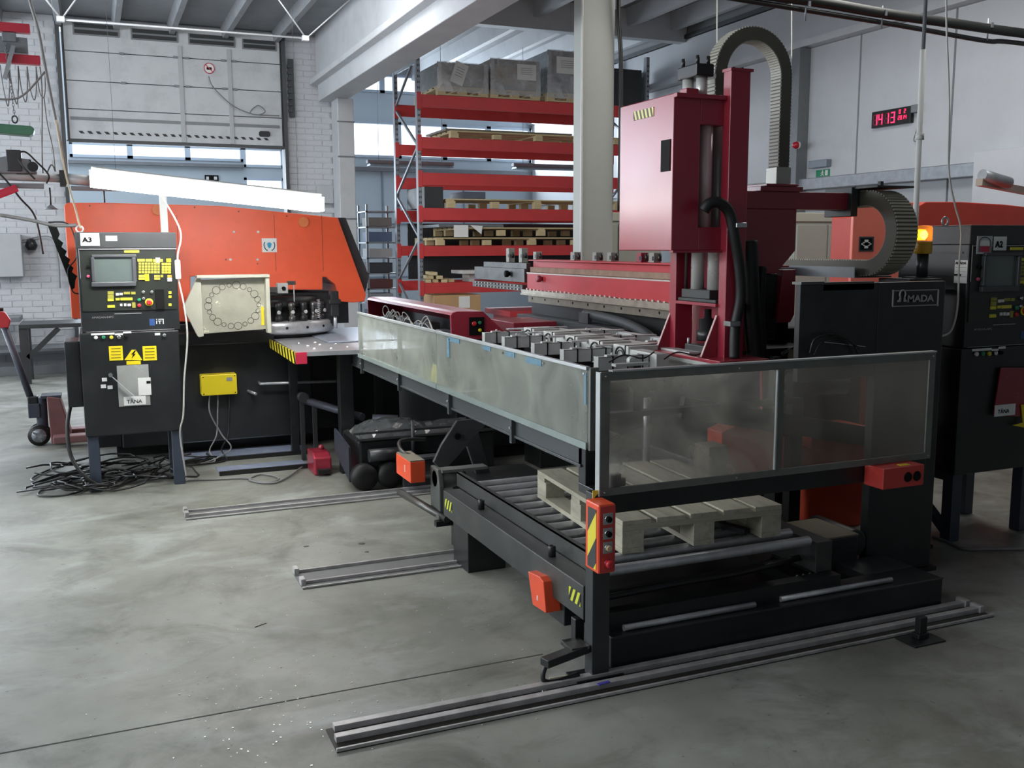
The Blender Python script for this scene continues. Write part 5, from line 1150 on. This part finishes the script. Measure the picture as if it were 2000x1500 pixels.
# carriage behind the column carrying both chains
CA = thing('chain_carriage', 'crimson carriage with horizontal arm behind the tower column', 'machine', (3.3, 4.3, 1.2))
obj('body', MB().prism([(3.0, 1.10), (3.0, 1.835), (3.42, 1.835), (3.42, 1.62), (3.30, 1.50), (3.16, 1.50), (3.16, 1.10)], 'y', 4.2, 4.45), RED, CA, .004)
obj('lower_plate', MB().prism([(3.36, 1.52), (3.445, 1.52), (3.445, 1.28), (3.42, 1.24), (3.33, 1.24)], 'y', 4.22, 4.30), RED, CA, .003)
obj('arm', MB().box(2.94, 4.20, 1.835, 3.765, 4.34, 1.925), RED, CA, .003)
obj('top_plate', MB().box(3.17, 4.18, 1.925, 3.44, 4.36, 1.95).box(3.20, 4.17, 1.95, 3.40, 4.34, 1.962), RED, CA, .002)
obj('arm_end', MB().box(3.755, 4.17, 1.80, 3.80, 4.38, 1.955), mt('cast_black', (58, 62, 62)), CA, .003)
obj('chain_bracket', MB().box(3.77, 4.0, 1.945, 4.02, 4.36, 1.955).box(3.78, 3.99, 1.955, 3.80, 4.01, 1.975), mt('cast_black', (58, 62, 62)), CA)
obj('dark_mechanism', MB().box(3.16, 4.24, 1.15, 3.34, 4.5, 1.50).box(3.18, 4.16, 1.20, 3.28, 4.24, 1.27), BLK, CA, .006)
obj('saddle', MB().box(2.94, 4.25, 1.05, 3.62, 4.6, 1.10).box(3.45, 4.46, 1.05, 3.6, 4.7, 1.25), BLK, CA)
# cable chains
def chain(name, path, width_vec, th, mat, par, label=None):
    """rectangular ribbed energy chain swept along path; alternating wide and narrow links"""
    P = path; N = len(P); core, ribs_ = MB(), MB(); W = Vector(width_vec)
    def frame(i):
        d = (P[min(i+1, N-1)]-P[max(i-1, 0)]).normalized(); n = W.normalized().cross(d).normalized(); return d, n
    vs = []
    for i in range(N):
        d, n = frame(i)
        for a, b in ((-1, -1), (1, -1), (1, 1), (-1, 1)): vs.append(P[i]+W*.5*a+n*th*.5*b)
    fs = []
    for i in range(N-1):
        for k in range(4): fs.append((i*4+k, i*4+(k+1) % 4, i*4+4+(k+1) % 4, i*4+4+k))
    fs += [(0, 1, 2, 3), tuple(range(4*N-4, 4*N))[::-1]]
    core.add(vs, fs); o = obj(name, core, mt('chain_core', (92, 90, 80), .55, 0, .15, 8), par)
    for i in range(1, N-1):
        d, n = frame(i); L = (P[i+1]-P[i-1]).length*.5
        ribs_.obox(P[i], W*.5*.96, n*(th*.5+.005), d*L*.33)
    r = obj('chain_links', ribs_, mat, o); r['kind'] = 'stuff'; return o
def arc(c, r, a0, a1, n, plane, k):
    out = []
    for i in range(n+1):
        t = a0+(a1-a0)*i/n
        if plane == 'xz': out.append(Vector((c[0]+r*math.cos(t), k, c[1]+r*math.sin(t))))
        else: out.append(Vector((k, c[0]+r*math.cos(t), c[1]+r*math.sin(t))))
    return out
EC = thing('cable_chain', 'grey cable chain arching upright over the crimson tower', 'cable chain', (3.1, 4.24, 1.96))
cx0, cz0, rr = 3.128, 2.500, .200
path = [Vector((cx0-rr, 4.245, z)) for z in [2.10+.0188*i for i in range(20)]] + arc((cx0, cz0), rr, PI, 0, 40, 'xz', 4.245) + [Vector((cx0+rr, 4.245, cz0-.0175*i)) for i in range(1, 28)]
chain('chain_band', path, (0, .085, 0), .062, CHAIN, EC)
obj('end_bracket', MB().box(3.283, 4.20, 1.962, 3.375, 4.29, 2.05), mt('bracket_pale', (176, 176, 170), .4, .3, .05), EC, .003)
EC2 = thing('cable_chain', 'wide ribbed cable chain curling sideways at the end of the crimson arm', 'cable chain', (3.9, 4.3, 1.48))
r2 = .185; zc = 1.505+r2+.02
path = [Vector((3.895, 4.36-.02*i, zc+r2)) for i in range(12)] + arc((4.13, zc), r2, PI/2, PI*1.5, 34, 'yz', 3.895) + [Vector((3.895, 4.13+.02*i, zc-r2)) for i in range(1, 55)]
chain('chain_band', path, (.145, 0, 0), .075, mt('chain_dust', (168, 164, 148), .55, 0, .1, 8), EC2)
obj('chain_tray', MB().box(3.78, 4.15, 1.472, 4.04, 5.4, 1.480).box(3.78, 4.15, 1.48, 3.784, 5.4, 1.53), mt('tray_grey', (110, 116, 120), .4, .4, .1), EC2)

# ---------------- black loader column with logo plate
AM = thing('sheet_loader', 'large black machine column with a framed silver logo, right of the crimson tower', 'machine', (3.6, 3.85, 0))
obj('column_body', MB().box(3.43, 3.60, .02, 3.855, 3.65, 1.472), BLACK, AM, .005)
obj('rear_body', MB().box(3.90, 3.88, .02, 4.13, 4.10, 1.472), BLACK, AM, .005)
obj('web_plate', MB().box(3.80, 3.65, .02, 3.84, 3.90, 1.46).box(3.84, 3.86, .02, 3.92, 3.90, 1.46), BLACK, AM)
obj('cover_plate', MB().box(2.968, 3.60, 1.02, 3.43, 3.635, 1.472), BLACK, AM, .004)
obj('top_ledge', MB().box(2.968, 3.595, 1.470, 3.10, 3.66, 1.482).box(3.10, 3.60, 1.44, 3.40, 3.635, 1.478), STEELD, AM)
obj('column_foot', MB().box(3.42, 3.58, 0, 3.88, 3.92, .02).box(3.88, 3.86, 0, 4.15, 4.12, .02), BLACK, AM)
lp = obj('logo_frame', MB().fy(1744, 566, 1834, 568, 3.594, .006).fy(1744, 596, 1834, 598, 3.594, .006).fy(1744, 566, 1746, 598, 3.594, .006).fy(1832, 566, 1834, 598, 3.594, .006), GREYM, AM, .001)
q = Y(1772, 590, 3.594); text('logo_letters', 'MADA', .046, (q.x, 3.595, q.z), 'y', GREYM, AM, bold=.0012, sx=1.28)
c = Y(1763, 579, 3.594)
o = MB()
o.tube([(c.x+.018*math.cos(t), 3.595, c.z+.010+.020*math.sin(t)) for t in [PI*1.25-k*PI*1.5/14 for k in range(15)]], .0045, 6)
o.box(c.x-.028, 3.592, c.z-.026, c.x-.010, 3.598, c.z-.017).box(c.x+.010, 3.592, c.z-.026, c.x+.026, 3.598, c.z-.017).bar((c.x-.013, 3.595, c.z-.005), (c.x-.016, 3.595, c.z-.022), .009, .005, (0, 1, 0)).bar((c.x+.013, 3.595, c.z-.005), (c.x+.016, 3.595, c.z-.022), .009, .005, (0, 1, 0))
obj('logo_emblem', o, GREYM, AM)
obj('scratch_line', MB().bar(Y(1610, 668, 3.598), Y(1690, 677, 3.598), .003, .003), CHR, AM)
obj('cable_arc', MB().tube(spline([Y(1582, 690, 3.58), Y(1592, 662, 3.57), Y(1625, 652, 3.56), Y(1660, 664, 3.57), Y(1675, 690, 3.58)]), .006, 6).tube(spline([Y(1590, 694, 3.58), Y(1605, 668, 3.57), Y(1640, 656, 3.56), Y(1672, 676, 3.57)]), .005, 6), CABK, AM)
# beacon
BE = thing('beacon_lamp', 'glowing amber warning beacon on a black stem above the logo plate', 'lamp', (3.98, 3.98, 1.47))
bx, by = 4.085, 3.98
obj('stem', MB().cyl((bx, by, 1.472), (bx, by, 1.60), .03, 18), BLACK, BE)
obj('stem_foot', MB().box(bx-.09, by-.05, 1.468, bx+.045, by+.05, 1.478), BLACK, BE)
obj('lower_lens', MB().lathe((bx, by, 0), [(.040, 1.60), (.045, 1.605), (.045, 1.66), (.042, 1.665)], 24), mt('amber_dull', (190, 150, 40), .35, 0, .1), BE)
for k in range(4): obj('lens_ring', MB().lathe((bx, by, 0), [(.044, 1.615+.012*k), (.047, 1.618+.012*k), (.044, 1.621+.012*k)], 24), mt('amber_dull', (190, 150, 40)), BE)
AMB = glass_mat('amber_glass', (255, 190, 30), .45, .1)
lens = obj('upper_lens', MB().lathe((bx, by, 0), [(.044, 1.668), (.044, 1.735), (.036, 1.748), (.01, 1.75)], 24), AMB, BE)
obj('bulb', MB().lathe((bx, by, 0), [(.006, 1.675), (.018, 1.69), (.020, 1.705), (.012, 1.72), (.004, 1.723)], 16), mt('bulb_glow', (255, 200, 60), .5, 0, 0, emit=14), lens)
obj('mirror', MB().box(bx-.03, by+.015, 1.672, bx+.03, by+.018, 1.73), mt('amber_mirror', (250, 190, 40), .3, 0, 0, emit=1.6), lens)

# ---------------- carriage beam, red
CBM = thing('sheet_carriage', 'long red carriage beam with drilled steel rail behind the suction frame', 'machine', (3.7, 6.3, 0))
PALE = mt('worn_edge', (206, 196, 190), .4, .2, .1, 20)
obj('lower_face', MB().box(3.50, 4.62, 1.275, 3.56, 7.86, 1.415), REDL, CBM, .002)
obj('face_edge', MB().box(3.495, 4.62, 1.412, 3.56, 7.86, 1.422), PALE, CBM)
obj('tan_strip', MB().box(3.53, 4.62, 1.425, 3.56, 7.86, 1.468), mt('felt_tan', (150, 124, 108), .8, 0, .25, 12), CBM)
obj('upper_face', MB().box(3.56, 4.62, 1.422, 3.62, 7.86, 1.525), REDL, CBM)
obj('top_flange', MB().box(3.51, 4.62, 1.522, 3.72, 7.86, 1.532), REDL, CBM, .001)
obj('steel_guide', MB().box(3.47, 4.62, 1.238, 3.52, 7.92, 1.272).box(3.46, 4.62, 1.226, 3.52, 7.92, 1.238), mt('guide_worn', (184, 180, 166), .35, .6, .2, 18), CBM, .001)
gd = obj('drilled_plate', MB().box(3.50, 4.62, 1.165, 3.51, 7.84, 1.226), mt('drilled_grey', (128, 124, 112), .45, .4, .2, 10), CBM)
y = 7.75
while y > 4.7:
    obj('drill_hole', MB().cyl((3.499, y, 1.20), (3.502, y, 1.20), .011, 10), INK, gd); y -= .26
sc = MB(); y = 7.85
while y > 4.7: sc.box(3.490, y-.012, 1.272, 3.499, y+.012, 1.281+.004*math.sin(y*9)); y -= .075
o = obj('guide_screws', sc, PALE, CBM); o['kind'] = 'stuff'
obj('knob', MB().lathe((3.50, 7.55, 1.375), [(.016, -.05), (.030, -.045), (.030, -.02), (.015, 0)], 16, 'x'), RED, CBM)
obj('end_rail', MB().box(3.50, 7.92, 1.33, 3.54, 9.15, 1.45).box(3.48, 7.92, 1.255, 3.54, 9.15, 1.31).box(3.52, 7.92, 1.45, 3.56, 8.95, 1.50), STEELD, CBM, .002)
sc = MB()
for k in range(14): sc.cyl((3.478, 8.0+k*.08, 1.27), (3.470, 8.0+k*.08, 1.27), .008, 8).cyl((3.478, 8.0+k*.08, 1.30), (3.470, 8.0+k*.08, 1.30), .008, 8)
o = obj('rail_bolts', sc, PALE, CBM); o['kind'] = 'stuff'
obj('knob', MB().lathe((3.50, 8.25, 1.40), [(.016, -.05), (.030, -.045), (.030, -.02), (.015, 0)], 16, 'x'), INK, CBM)
for i, (u, v, s) in enumerate(((995, 488, 1), (1020, 500, 1), (1048, 498, .9), (1122, 500, 1), (1165, 503, .9), (1194, 503, .9), (1252, 505, .9), (1277, 507, .9))):
    c = X(u, v, 3.62); w_ = .035*s
    B = obj('clamp_block', MB().box(3.60, c.y-w_, 1.532 if i > 1 else 1.50, 3.66, c.y+w_, 1.60+.03*(i < 2)), mt('clamp_grey', (146, 148, 140), .5, .1, .1) if i != 6 else RED, CBM, .003)
    obj('clamp_jaw', MB().box(3.598, c.y-w_*1.5, 1.545, 3.60, c.y-w_*.3, 1.575).cyl((3.63, c.y-.06, 1.54), (3.63, c.y-.06, 1.59), .014, 10), BLACK, B)
obj('under_body', MB().box(3.56, 4.62, .25, 4.3, 7.9, 1.165).box(3.50, 4.62, 0, 4.0, 4.9, .25).box(3.5, 7.5, 0, 4, 7.9, .25), BLK, CBM, .006)
obj('under_ledge', MB().box(3.42, 6.0, .98, 3.56, 7.9, 1.06).box(3.44, 6.6, 1.06, 3.48, 6.75, 1.14), DGREY, CBM, .003)
for y in (5.0, 5.28):
    v = obj('vent_panel', MB().box(3.553, y-.09, .98, 3.56, y+.09, 1.12), BLACK2, CBM)
    for k in range(6): obj('vent_slat', MB().bar((3.549, y-.08, .995+k*.021), (3.549, y+.08, .995+k*.021), .012, .004, (.4, 0, 1)), DGREY, v)
obj('round_cover', MB().tube(spline([(3.50, 6.75, 1.13), (3.47, 6.3, 1.12), (3.44, 5.9, 1.09), (3.43, 5.65, 1.03), (3.43, 5.55, .95)]), .035, 12), DGREY, CBM)
# orange machine base seen through the guard
OB = thing('orange_machine', 'orange machine body seen through and below the front guard', 'machine', (4.0, 4.6, 0))
OD = mt('base_orange', (214, 78, 48), .5, 0, .1, 3, dirt=(140, 60, 46), damt=.3)
obj('low_cover', MB().box(3.72, 4.37, 0, 4.12, 4.6, .60), OD, OB, .005)
obj('high_cover', MB().prism(pxy([(1488, 835), (1488, 670), (1692, 680), (1692, 835)], 4.62), 'y', 4.62, 4.64), OD, OB, .004)
a, b = Y(1540, 752, 4.50), Y(1648, 750, 4.50); obj('motor', MB().cyl(a, b, .062, 18).cyl(a-Vector((.07, 0, 0)), a, .035, 14), BLK, OB)
obj('slanted_link', MB().bar(Y(1330, 795, 4.32), Y(1690, 852, 4.32), .04, .11), BLK, OB)
obj('front_cover', MB().prism(pxy([(1410, 940), (1410, 845), (1440, 830), (1500, 838), (1642, 905), (1642, 940)], 4.36), 'y', 4.36, 4.5), OD, OB, .005)
for k in range(2): obj('cable', MB().tube(spline([(3.32+.1*k, 4.15, 1.08), (3.36+.1*k, 4.05, 1.13), (3.44+.08*k, 4.05, 1.12), (3.50, 4.1, 1.02)]), .012, 8), CABK, OB)
obj('small_motor', MB().lathe((3.36, 4.10, 0), [(.035, 1.05), (.038, 1.06), (.038, 1.11), (.02, 1.12)], 14), mt('motor_brown', (96, 88, 72), .5, .2, .15), OB)
obj('foot', MB().box(3.05, 4.38, 0, 3.12, 4.45, .44), BLK, OB)
obj('foot', MB().box(3.5, 4.4, 0, 3.57, 4.5, .44), BLK, OB)
o = obj('carton', MB().fy(1385, 872, 1421, 932, 4.25, .14), mt('carton_grey', (120, 112, 98), .7, 0, .1), None, .003)
tag(o, 'small grey-brown carton behind the pallet, seen through the front guard', 'box')
SU = thing('scrap_pusher', 'black pusher bars and blocks under the loader right of the pallet', 'mechanism', (3.1, 4.0, 0))
obj('pusher_bar', MB().bar((2.38, 4.2, .395), (2.60, 3.45, .395), .04, .022), BLK, SU)
obj('block_base', MB().box(2.95, 3.45, .0, 3.4, 3.9, .10), BLK, SU)
obj('gear_block', MB().box(3.05, 3.55, .10, 3.33, 3.85, .26).cyl((3.36, 3.6, .2), (3.36, 3.9, .2), .07, 18), BLK, SU, .008)
obj('block_top', MB().box(3.05, 3.55, .26, 3.33, 3.85, .268), mt('lid_dust', (120, 112, 96)), SU)
for k in range(4): obj('coil_spring', MB().cyl((2.80+.035*k, 3.38, .15), (2.815+.035*k, 3.36, .19), .007, 8), STEEL, SU)
obj('upright_tube', MB().cyl((2.83, 4.7, .38), (2.83, 4.7, .80), .02, 12), STEEL, SU)

# ---------------- red hood with open side
HD = thing('machine_hood', 'long crimson machine hood open on its left side, wiring inside, buttons on its end', 'machine', (2.65, 8.1, 0))
hp = [(2.44, 1.14), (2.455, 1.16), (2.49, 1.168), (2.70, 1.162), (2.94, .95), (2.90, .95), (2.68, 1.13), (2.47, 1.135)]
obj('hood_shell', MB().prism([(a, b) for a, b in hp], 'y', 6.9, 9.3), RED, HD, .002)
obj('end_face', MB().prism([(2.445, .985), (2.44, 1.14), (2.455, 1.16), (2.49, 1.168), (2.70, 1.162), (2.93, .95), (2.60, .955)], 'y', 6.88, 6.905), RED, HD, .003)
obj('end_face', MB().prism([(2.445, .95), (2.44, 1.14), (2.70, 1.162), (2.93, .95)], 'y', 9.28, 9.3), RED, HD)
bpn = obj('button_panel', MB().box(2.585, 6.873, .985, 2.705, 6.88, 1.12), INK, HD)
for x, z, r, mm in ((2.622, 1.072, .018, REDB), (2.668, 1.078, .013, GREENB), (2.668, 1.022, .013, YEL)):
    obj('push_button', MB().lathe((x, 6.873, z), [(r*.7, -.010), (r, -.007), (r, 0)], 16, 'y'), mm, bpn)
obj('hood_base', MB().box(2.46, 6.9, .87, 3.3, 9.3, .95).box(2.5, 6.95, .1, 3.25, 9.25, .87).box(2.55, 7.0, 0, 3.2, 9.2, .1), BLK, HD, .005)
obj('inner_back', MB().box(2.80, 6.95, .95, 2.82, 9.28, 1.03), BLK, HD)
random.seed(9)
for k in range(7):
    y = 8.9-.27*k
    obj('inner_valve', MB().box(2.48, y-.07, .95, 2.56, y+.07, 1.0+.02*(k % 3)), STEELD if k % 2 else GALV, HD, .003)
wr = MB()
for k in range(16):
    y = random.uniform(7.5, 8.9)
    wr.tube(spline([(2.47, y, .99), (2.45, y-.06, 1.0+random.random()*.09), (2.46, y-.16, 1.02+random.random()*.08), (2.47, y-.25, .99)], 6), .005, 5)
o = obj('wiring', wr, CABW, HD); o['kind'] = 'stuff'
obj('wire_ring', MB().tube([(2.47, 8.75+.10*math.cos(t*PI/8), 1.06+.05*math.sin(t*PI/8)) for t in range(16)], .005, 6, True), CABW, HD)
o = obj('steel_lid_box', MB().box(2.98, 6.45, .90, 3.36, 6.85, .985).box(3.0, 6.5, 0, 3.3, 6.8, .9), BLK, None, .004); tag(o, 'black box with a pale lid right of the crimson hood', 'box')
o = obj('pale_lid', MB().box(2.97, 6.44, .985, 3.37, 6.86, 1.0), GALV, None, .002); tag(o, 'pale steel lid on the black box beside the crimson hood', 'lid')
o = obj('red_cover_box', MB().box(2.98, 6.95, .955, 3.35, 7.5, 1.06), RED, None, .004); tag(o, 'low crimson cover between the hood and the carriage beam', 'cover')

# ---------------- hydraulic unit and linkage under the loader
HU = thing('hydraulic_unit', 'black hydraulic unit on the floor at the end of the farthest rail', 'machine', (1.95, 6.6, 0))
obj('tank', MB().box(1.60, 6.42, .06, 2.6, 6.9, .34), BLK, HU, .02)
obj('tank_rim', MB().box(1.58, 6.40, .34, 2.6, 6.43, .352).box(1.56, 6.40, .385, 2.6, 6.42, .40), mt('rim_grey', (70, 72, 72), .4, .3, .1), HU)
for x in (1.62, 1.80): obj('roller_drum', MB().lathe((x, 6.36, .10), [(.03, -.03), (.09, -.025), (.09, .05), (.03, .06)], 22, 'y'), RUB, HU)
obj('side_flap', MB().prism([(6.42, .06), (6.42, .30), (6.85, .36), (6.85, .2)], 'x', 1.53, 1.545), mt('flap_blue', (44, 48, 58), .5, 0, .1), HU)
obj('pump', MB().cyl((1.66, 6.38, .24), (1.86, 6.38, .24), .045, 16), BLACK2, HU)
obj('rod_post', MB().cyl((1.98, 6.40, .2), (1.98, 6.40, .46), .014, 10), DGREY, HU)
obj('step_plate', MB().box(1.86, 6.2, .22, 2.15, 6.35, .235).box(1.88, 6.15, .10, 2.15, 6.3, .115).box(1.88, 6.3, 0, 2.15, 6.35, .235), DGREY, HU)
BG = mt('plastic_film', (70, 72, 74), .12, 0, .3, 8, .6, coat=.6)
bg_ = MB(); random.seed(3); n1, n2 = 18, 9; vs = []
for i in range(n1+1):
    for j in range(n2+1):
        a = i/n1; b = j/n2; h = .10*math.sin(PI*min(1, a*1.6))**.5*math.sin(PI*b)**.6 if a < .6 else .05*math.sin(PI*b)
        vs.append((1.62+a*.85, 6.45+b*.4, .342+max(0, h)+random.uniform(-.008, .012)*(0 < b < 1)))
fs = [(i*(n2+1)+j, (i+1)*(n2+1)+j, (i+1)*(n2+1)+j+1, i*(n2+1)+j+1) for i in range(n1) for j in range(n2)]
bg_.add(vs, fs); o = obj('film_bag', bg_, BG); tag(o, 'crumpled dark plastic film lying on the hydraulic unit', 'plastic film')
LK_ = thing('scissor_link', 'dark diagonal lifting link under the loader beam', 'linkage', (2.2, 5.6, 0))
pp = [(Y(a, b, 5.6).x, Y(a, b, 5.6).z) for a, b in ((893, 822), (962, 815), (905, 880), (866, 922), (847, 903), (862, 870))]
obj('link_plate', MB().prism(pp, 'y', 5.6, 5.63), mt('link_grey', (74, 76, 78), .45, .2, .12), LK_, .004)
q = Y(893, 852, 5.6); obj('pivot', MB().cyl((q.x, 5.60, q.z), (q.x, 5.585, q.z), .02, 16), INK, LK_)
pp = [(Y(a, b, 5.75).x, Y(a, b, 5.75).z) for a, b in ((905, 850), (935, 845), (960, 932), (935, 940))]
obj('link_plate', MB().prism(pp, 'y', 5.75, 5.78), mt('link_grey', (74, 76, 78)), LK_, .004)
obj('link_base', MB().box(1.95, 5.5, 0, 2.6, 5.9, .2), BLK, LK_)
CYH = thing('floor_cylinder', 'grey slanted hydraulic cylinder behind the rear loader leg', 'cylinder', (1.6, 7.3, 0))
obj('barrel', MB().cyl((1.47, 7.5, .47), (1.78, 7.0, .40), .03, 14).cyl((1.84, 6.95, .37), (2.02, 6.9, .36), .055, 16), mt('cyl_bluegrey', (84, 86, 96), .4, .3, .1), CYH)
obj('rod_eye', MB().cyl((1.44, 7.46, .50), (1.44, 7.54, .50), .04, 14), BLACK2, CYH)
for a, b, h in ((1.50, 7.42, .47), (1.42, 7.5, .47), (1.9, 6.93, .32)): obj('stand_post', MB().box(a, b, 0, a+.03, b+.04, h), BLACK2, CYH)

# ---------------- A2 cabinet (copy of A3 with its own sign) and the press behind it
A2 = dup(CB2_SRC, (4.32-(-.088), 3.89-7.08, 0), 'black machine control cabinet marked A2 at the right edge')
def sub(o):
    for c in [q for q in bpy.data.objects if q.parent == o]:
        yield c
        yield from sub(c)
for c in list(sub(A2))[::-1]:
    if c.name.split('.')[0] in ('sign_letters', 'handle_lever', 'lever_hub', 'peeled_label', 'document_pocket', 'paper_slip', 'pocket_letters', 'glove_card', 'card_window', 'warning_label', 'shock_warning', 'lightning_mark', 'side_box', 'torn_label', 'number_sign', 'print_lines'):
        bpy.data.objects.remove(c)
f2 = 3.884
tg2 = obj('number_sign', MB().fy(1942, 462, 1966, 489, f2-.008, .006), PAPER, A2)
q = Y(1943.5, 483, f2-.009); text('sign_letters', 'A2', .047, (q.x, f2-.011, q.z), 'y', INK, tg2, bold=.0014)
sk = obj('bell_sticker', MB().fy(1909, 461, 1938, 496, f2-.008, .006), mt('sticker_grey', (190, 190, 190), .5, 0, 0), A2)
obj('sticker_band', MB().fy(1915, 481, 1933, 492, f2-.010, .002), mt('sign_red', (190, 40, 70)), sk)
obj('sticker_white', MB().fy(1914, 470, 1933, 480, f2-.010, .002), PAPER, sk)
a = [Y(1924+11*math.cos(t), 475-12*math.sin(t) if math.sin(t) > 0 else 475, f2-.010) for t in [k*PI/8 for k in range(9)]]
obj('sticker_arch', MB().tube([Y(1912, 492, f2-.010)]+[Y(1924-11*math.cos(t), 474-11*math.sin(t), f2-.010) for t in [k*PI/8 for k in range(9)]]+[Y(1936, 492, f2-.010)], .0022, 5), DGREY, sk)
x_ = 4.319
sn = obj('service_note', MB().fx(1864, 508, 1889, 553, x_-.003, .003), PAPER, A2)
q = X(1866, 516, x_-.004); text('note_heading', 'AMADA', .020, (x_-.0045, q.y, q.z), 'x', INK, sn, bold=.0004)
l = MB()
for v in (522, 530, 540): l.fx(1866, v, 1887, v+.8, x_-.0042, .001)
obj('note_lines', l, GREYM, sn)
sn = obj('service_note', MB().fx(1828, 832, 1852, 866, x_-.003, .003), PAPER, A2)
q = X(1830, 839, x_-.004); text('note_heading', 'AMADA', .016, (x_-.0045, q.y, q.z), 'x', INK, sn, bold=.0003)
l = MB()
for v in (846, 853, 860): l.fx(1832, v, 1849, v+.6, x_-.0042, .001)
obj('note_lines', l, GREYM, sn)
obj('side_ledge', MB().box(4.20, 3.98, 1.39, 4.32, 4.2, 1.405), BLACK, A2)
obj('side_ribs', MB().box(4.316, 3.93, 1.60, 4.32, 4.36, 1.61).box(4.316, 3.93, 1.48, 4.32, 4.36, 1.49), BLACK2, A2)
obj('leg_brace', MB().bar((4.33, 4.36, .38), (4.33, 3.95, .06), .05, .04).box(4.31, 3.92, .345, 4.35, 4.38, .385), BLUEBLK, A2)
rf = obj('red_folder', MB().prism(pxy([(1955, 718), (2040, 718), (2040, 815), (1940, 812)], f2-.02), 'y', f2-.022, f2-.012), mt('folder_red', (140, 28, 44), .25, 0, .12, 8, coat=.5), A2, .002)
q = Y(1948, 808, f2-.024); text('folder_letters', 'TĀNA', .032, (q.x, f2-.0265, q.z), 'y', INK, rf)
obj('folder_slip', MB().fy(1943, 790, 1983, 812, f2-.0250, .002), PAPER, rf)
obj('yellow_tab', MB().prism(pxy([(1975, 830), (1995, 825), (1992, 790), (2000, 790), (2000, 835)], f2-.02), 'y', f2-.03, f2-.026), YEL, rf)
cab('floor_cable', [Z(1822, 1048, .01), Z(1850, 1058, .01), Z(1885, 1072, .01), Z(1940, 1058+14, .01), Z(2040, 1060+12, .01)], .009, CABG, 'grey cable lying on the floor from the loader column to cabinet A2')
T = thing('cable_loops', 'loose grey cable loops beneath the side of cabinet A2', 'cables', (4.2, 4.2, 0))
for k in range(5): obj('cable_loop', MB().tube([(4.18+.02*k, 4.10+.10*math.cos(t*PI/8), .16+.03*k+.11*math.sin(t*PI/8)) for t in range(16)], .006, 5, True), CABG, T)

# orange press of the A2 line
P2 = thing('turret_punch_press', 'orange-red press body behind the amber beacon and cabinet A2', 'machine', (6.4, 6.4, 0))
OP = mt('press_salmon', (246, 128, 108), .4, 0, .05, 3); OR2 = mt('press_red', (196, 62, 46), .45, 0, .12, 2.5, .05, dirt=(70, 40, 34), damt=.35)
obj('front_plate', MB().prism([(5.43, .9), (5.43, 1.94), (6.07, 1.985), (6.07, .9)], 'y', 6.0, 6.03), OP, P2, .006)
obj('main_body', MB().prism([(6.0, .2), (6.0, 1.88), (6.05, 1.95), (6.13, 1.985), (6.5, 1.99), (7.0, 1.975), (7.8, 1.92), (7.8, .2)], 'y', 5.97, 6.9), OR2, P2, .008)
obj('lower_body', MB().box(5.43, 6.035, 0, 6.07, 6.10, .9).box(6.0, 6.0, 0, 7.8, 6.8, .2), BLK, P2)
em = obj('emblem_plate', MB().fy(1678, 462, 1707, 491, 5.996, .004), DGREY, P2, .002)
obj('emblem_field', MB().fy(1681, 465, 1704, 488, 5.993, .003), INK, em)
em_ = MB()
for a, b, c, d in ((1686, 473, 1699, 480), (1689, 468, 1696, 485), (1683, 475, 1702, 478)): em_.fy(a, b, c, d, 5.990, .003)
obj('emblem_mark', em_, PAPER, em)
obj('grease_patch', MB().fy(1904, 448, 1990, 458, 5.95, .01), mt('grease', (64, 36, 30), .6, 0, .3, 20), P2)
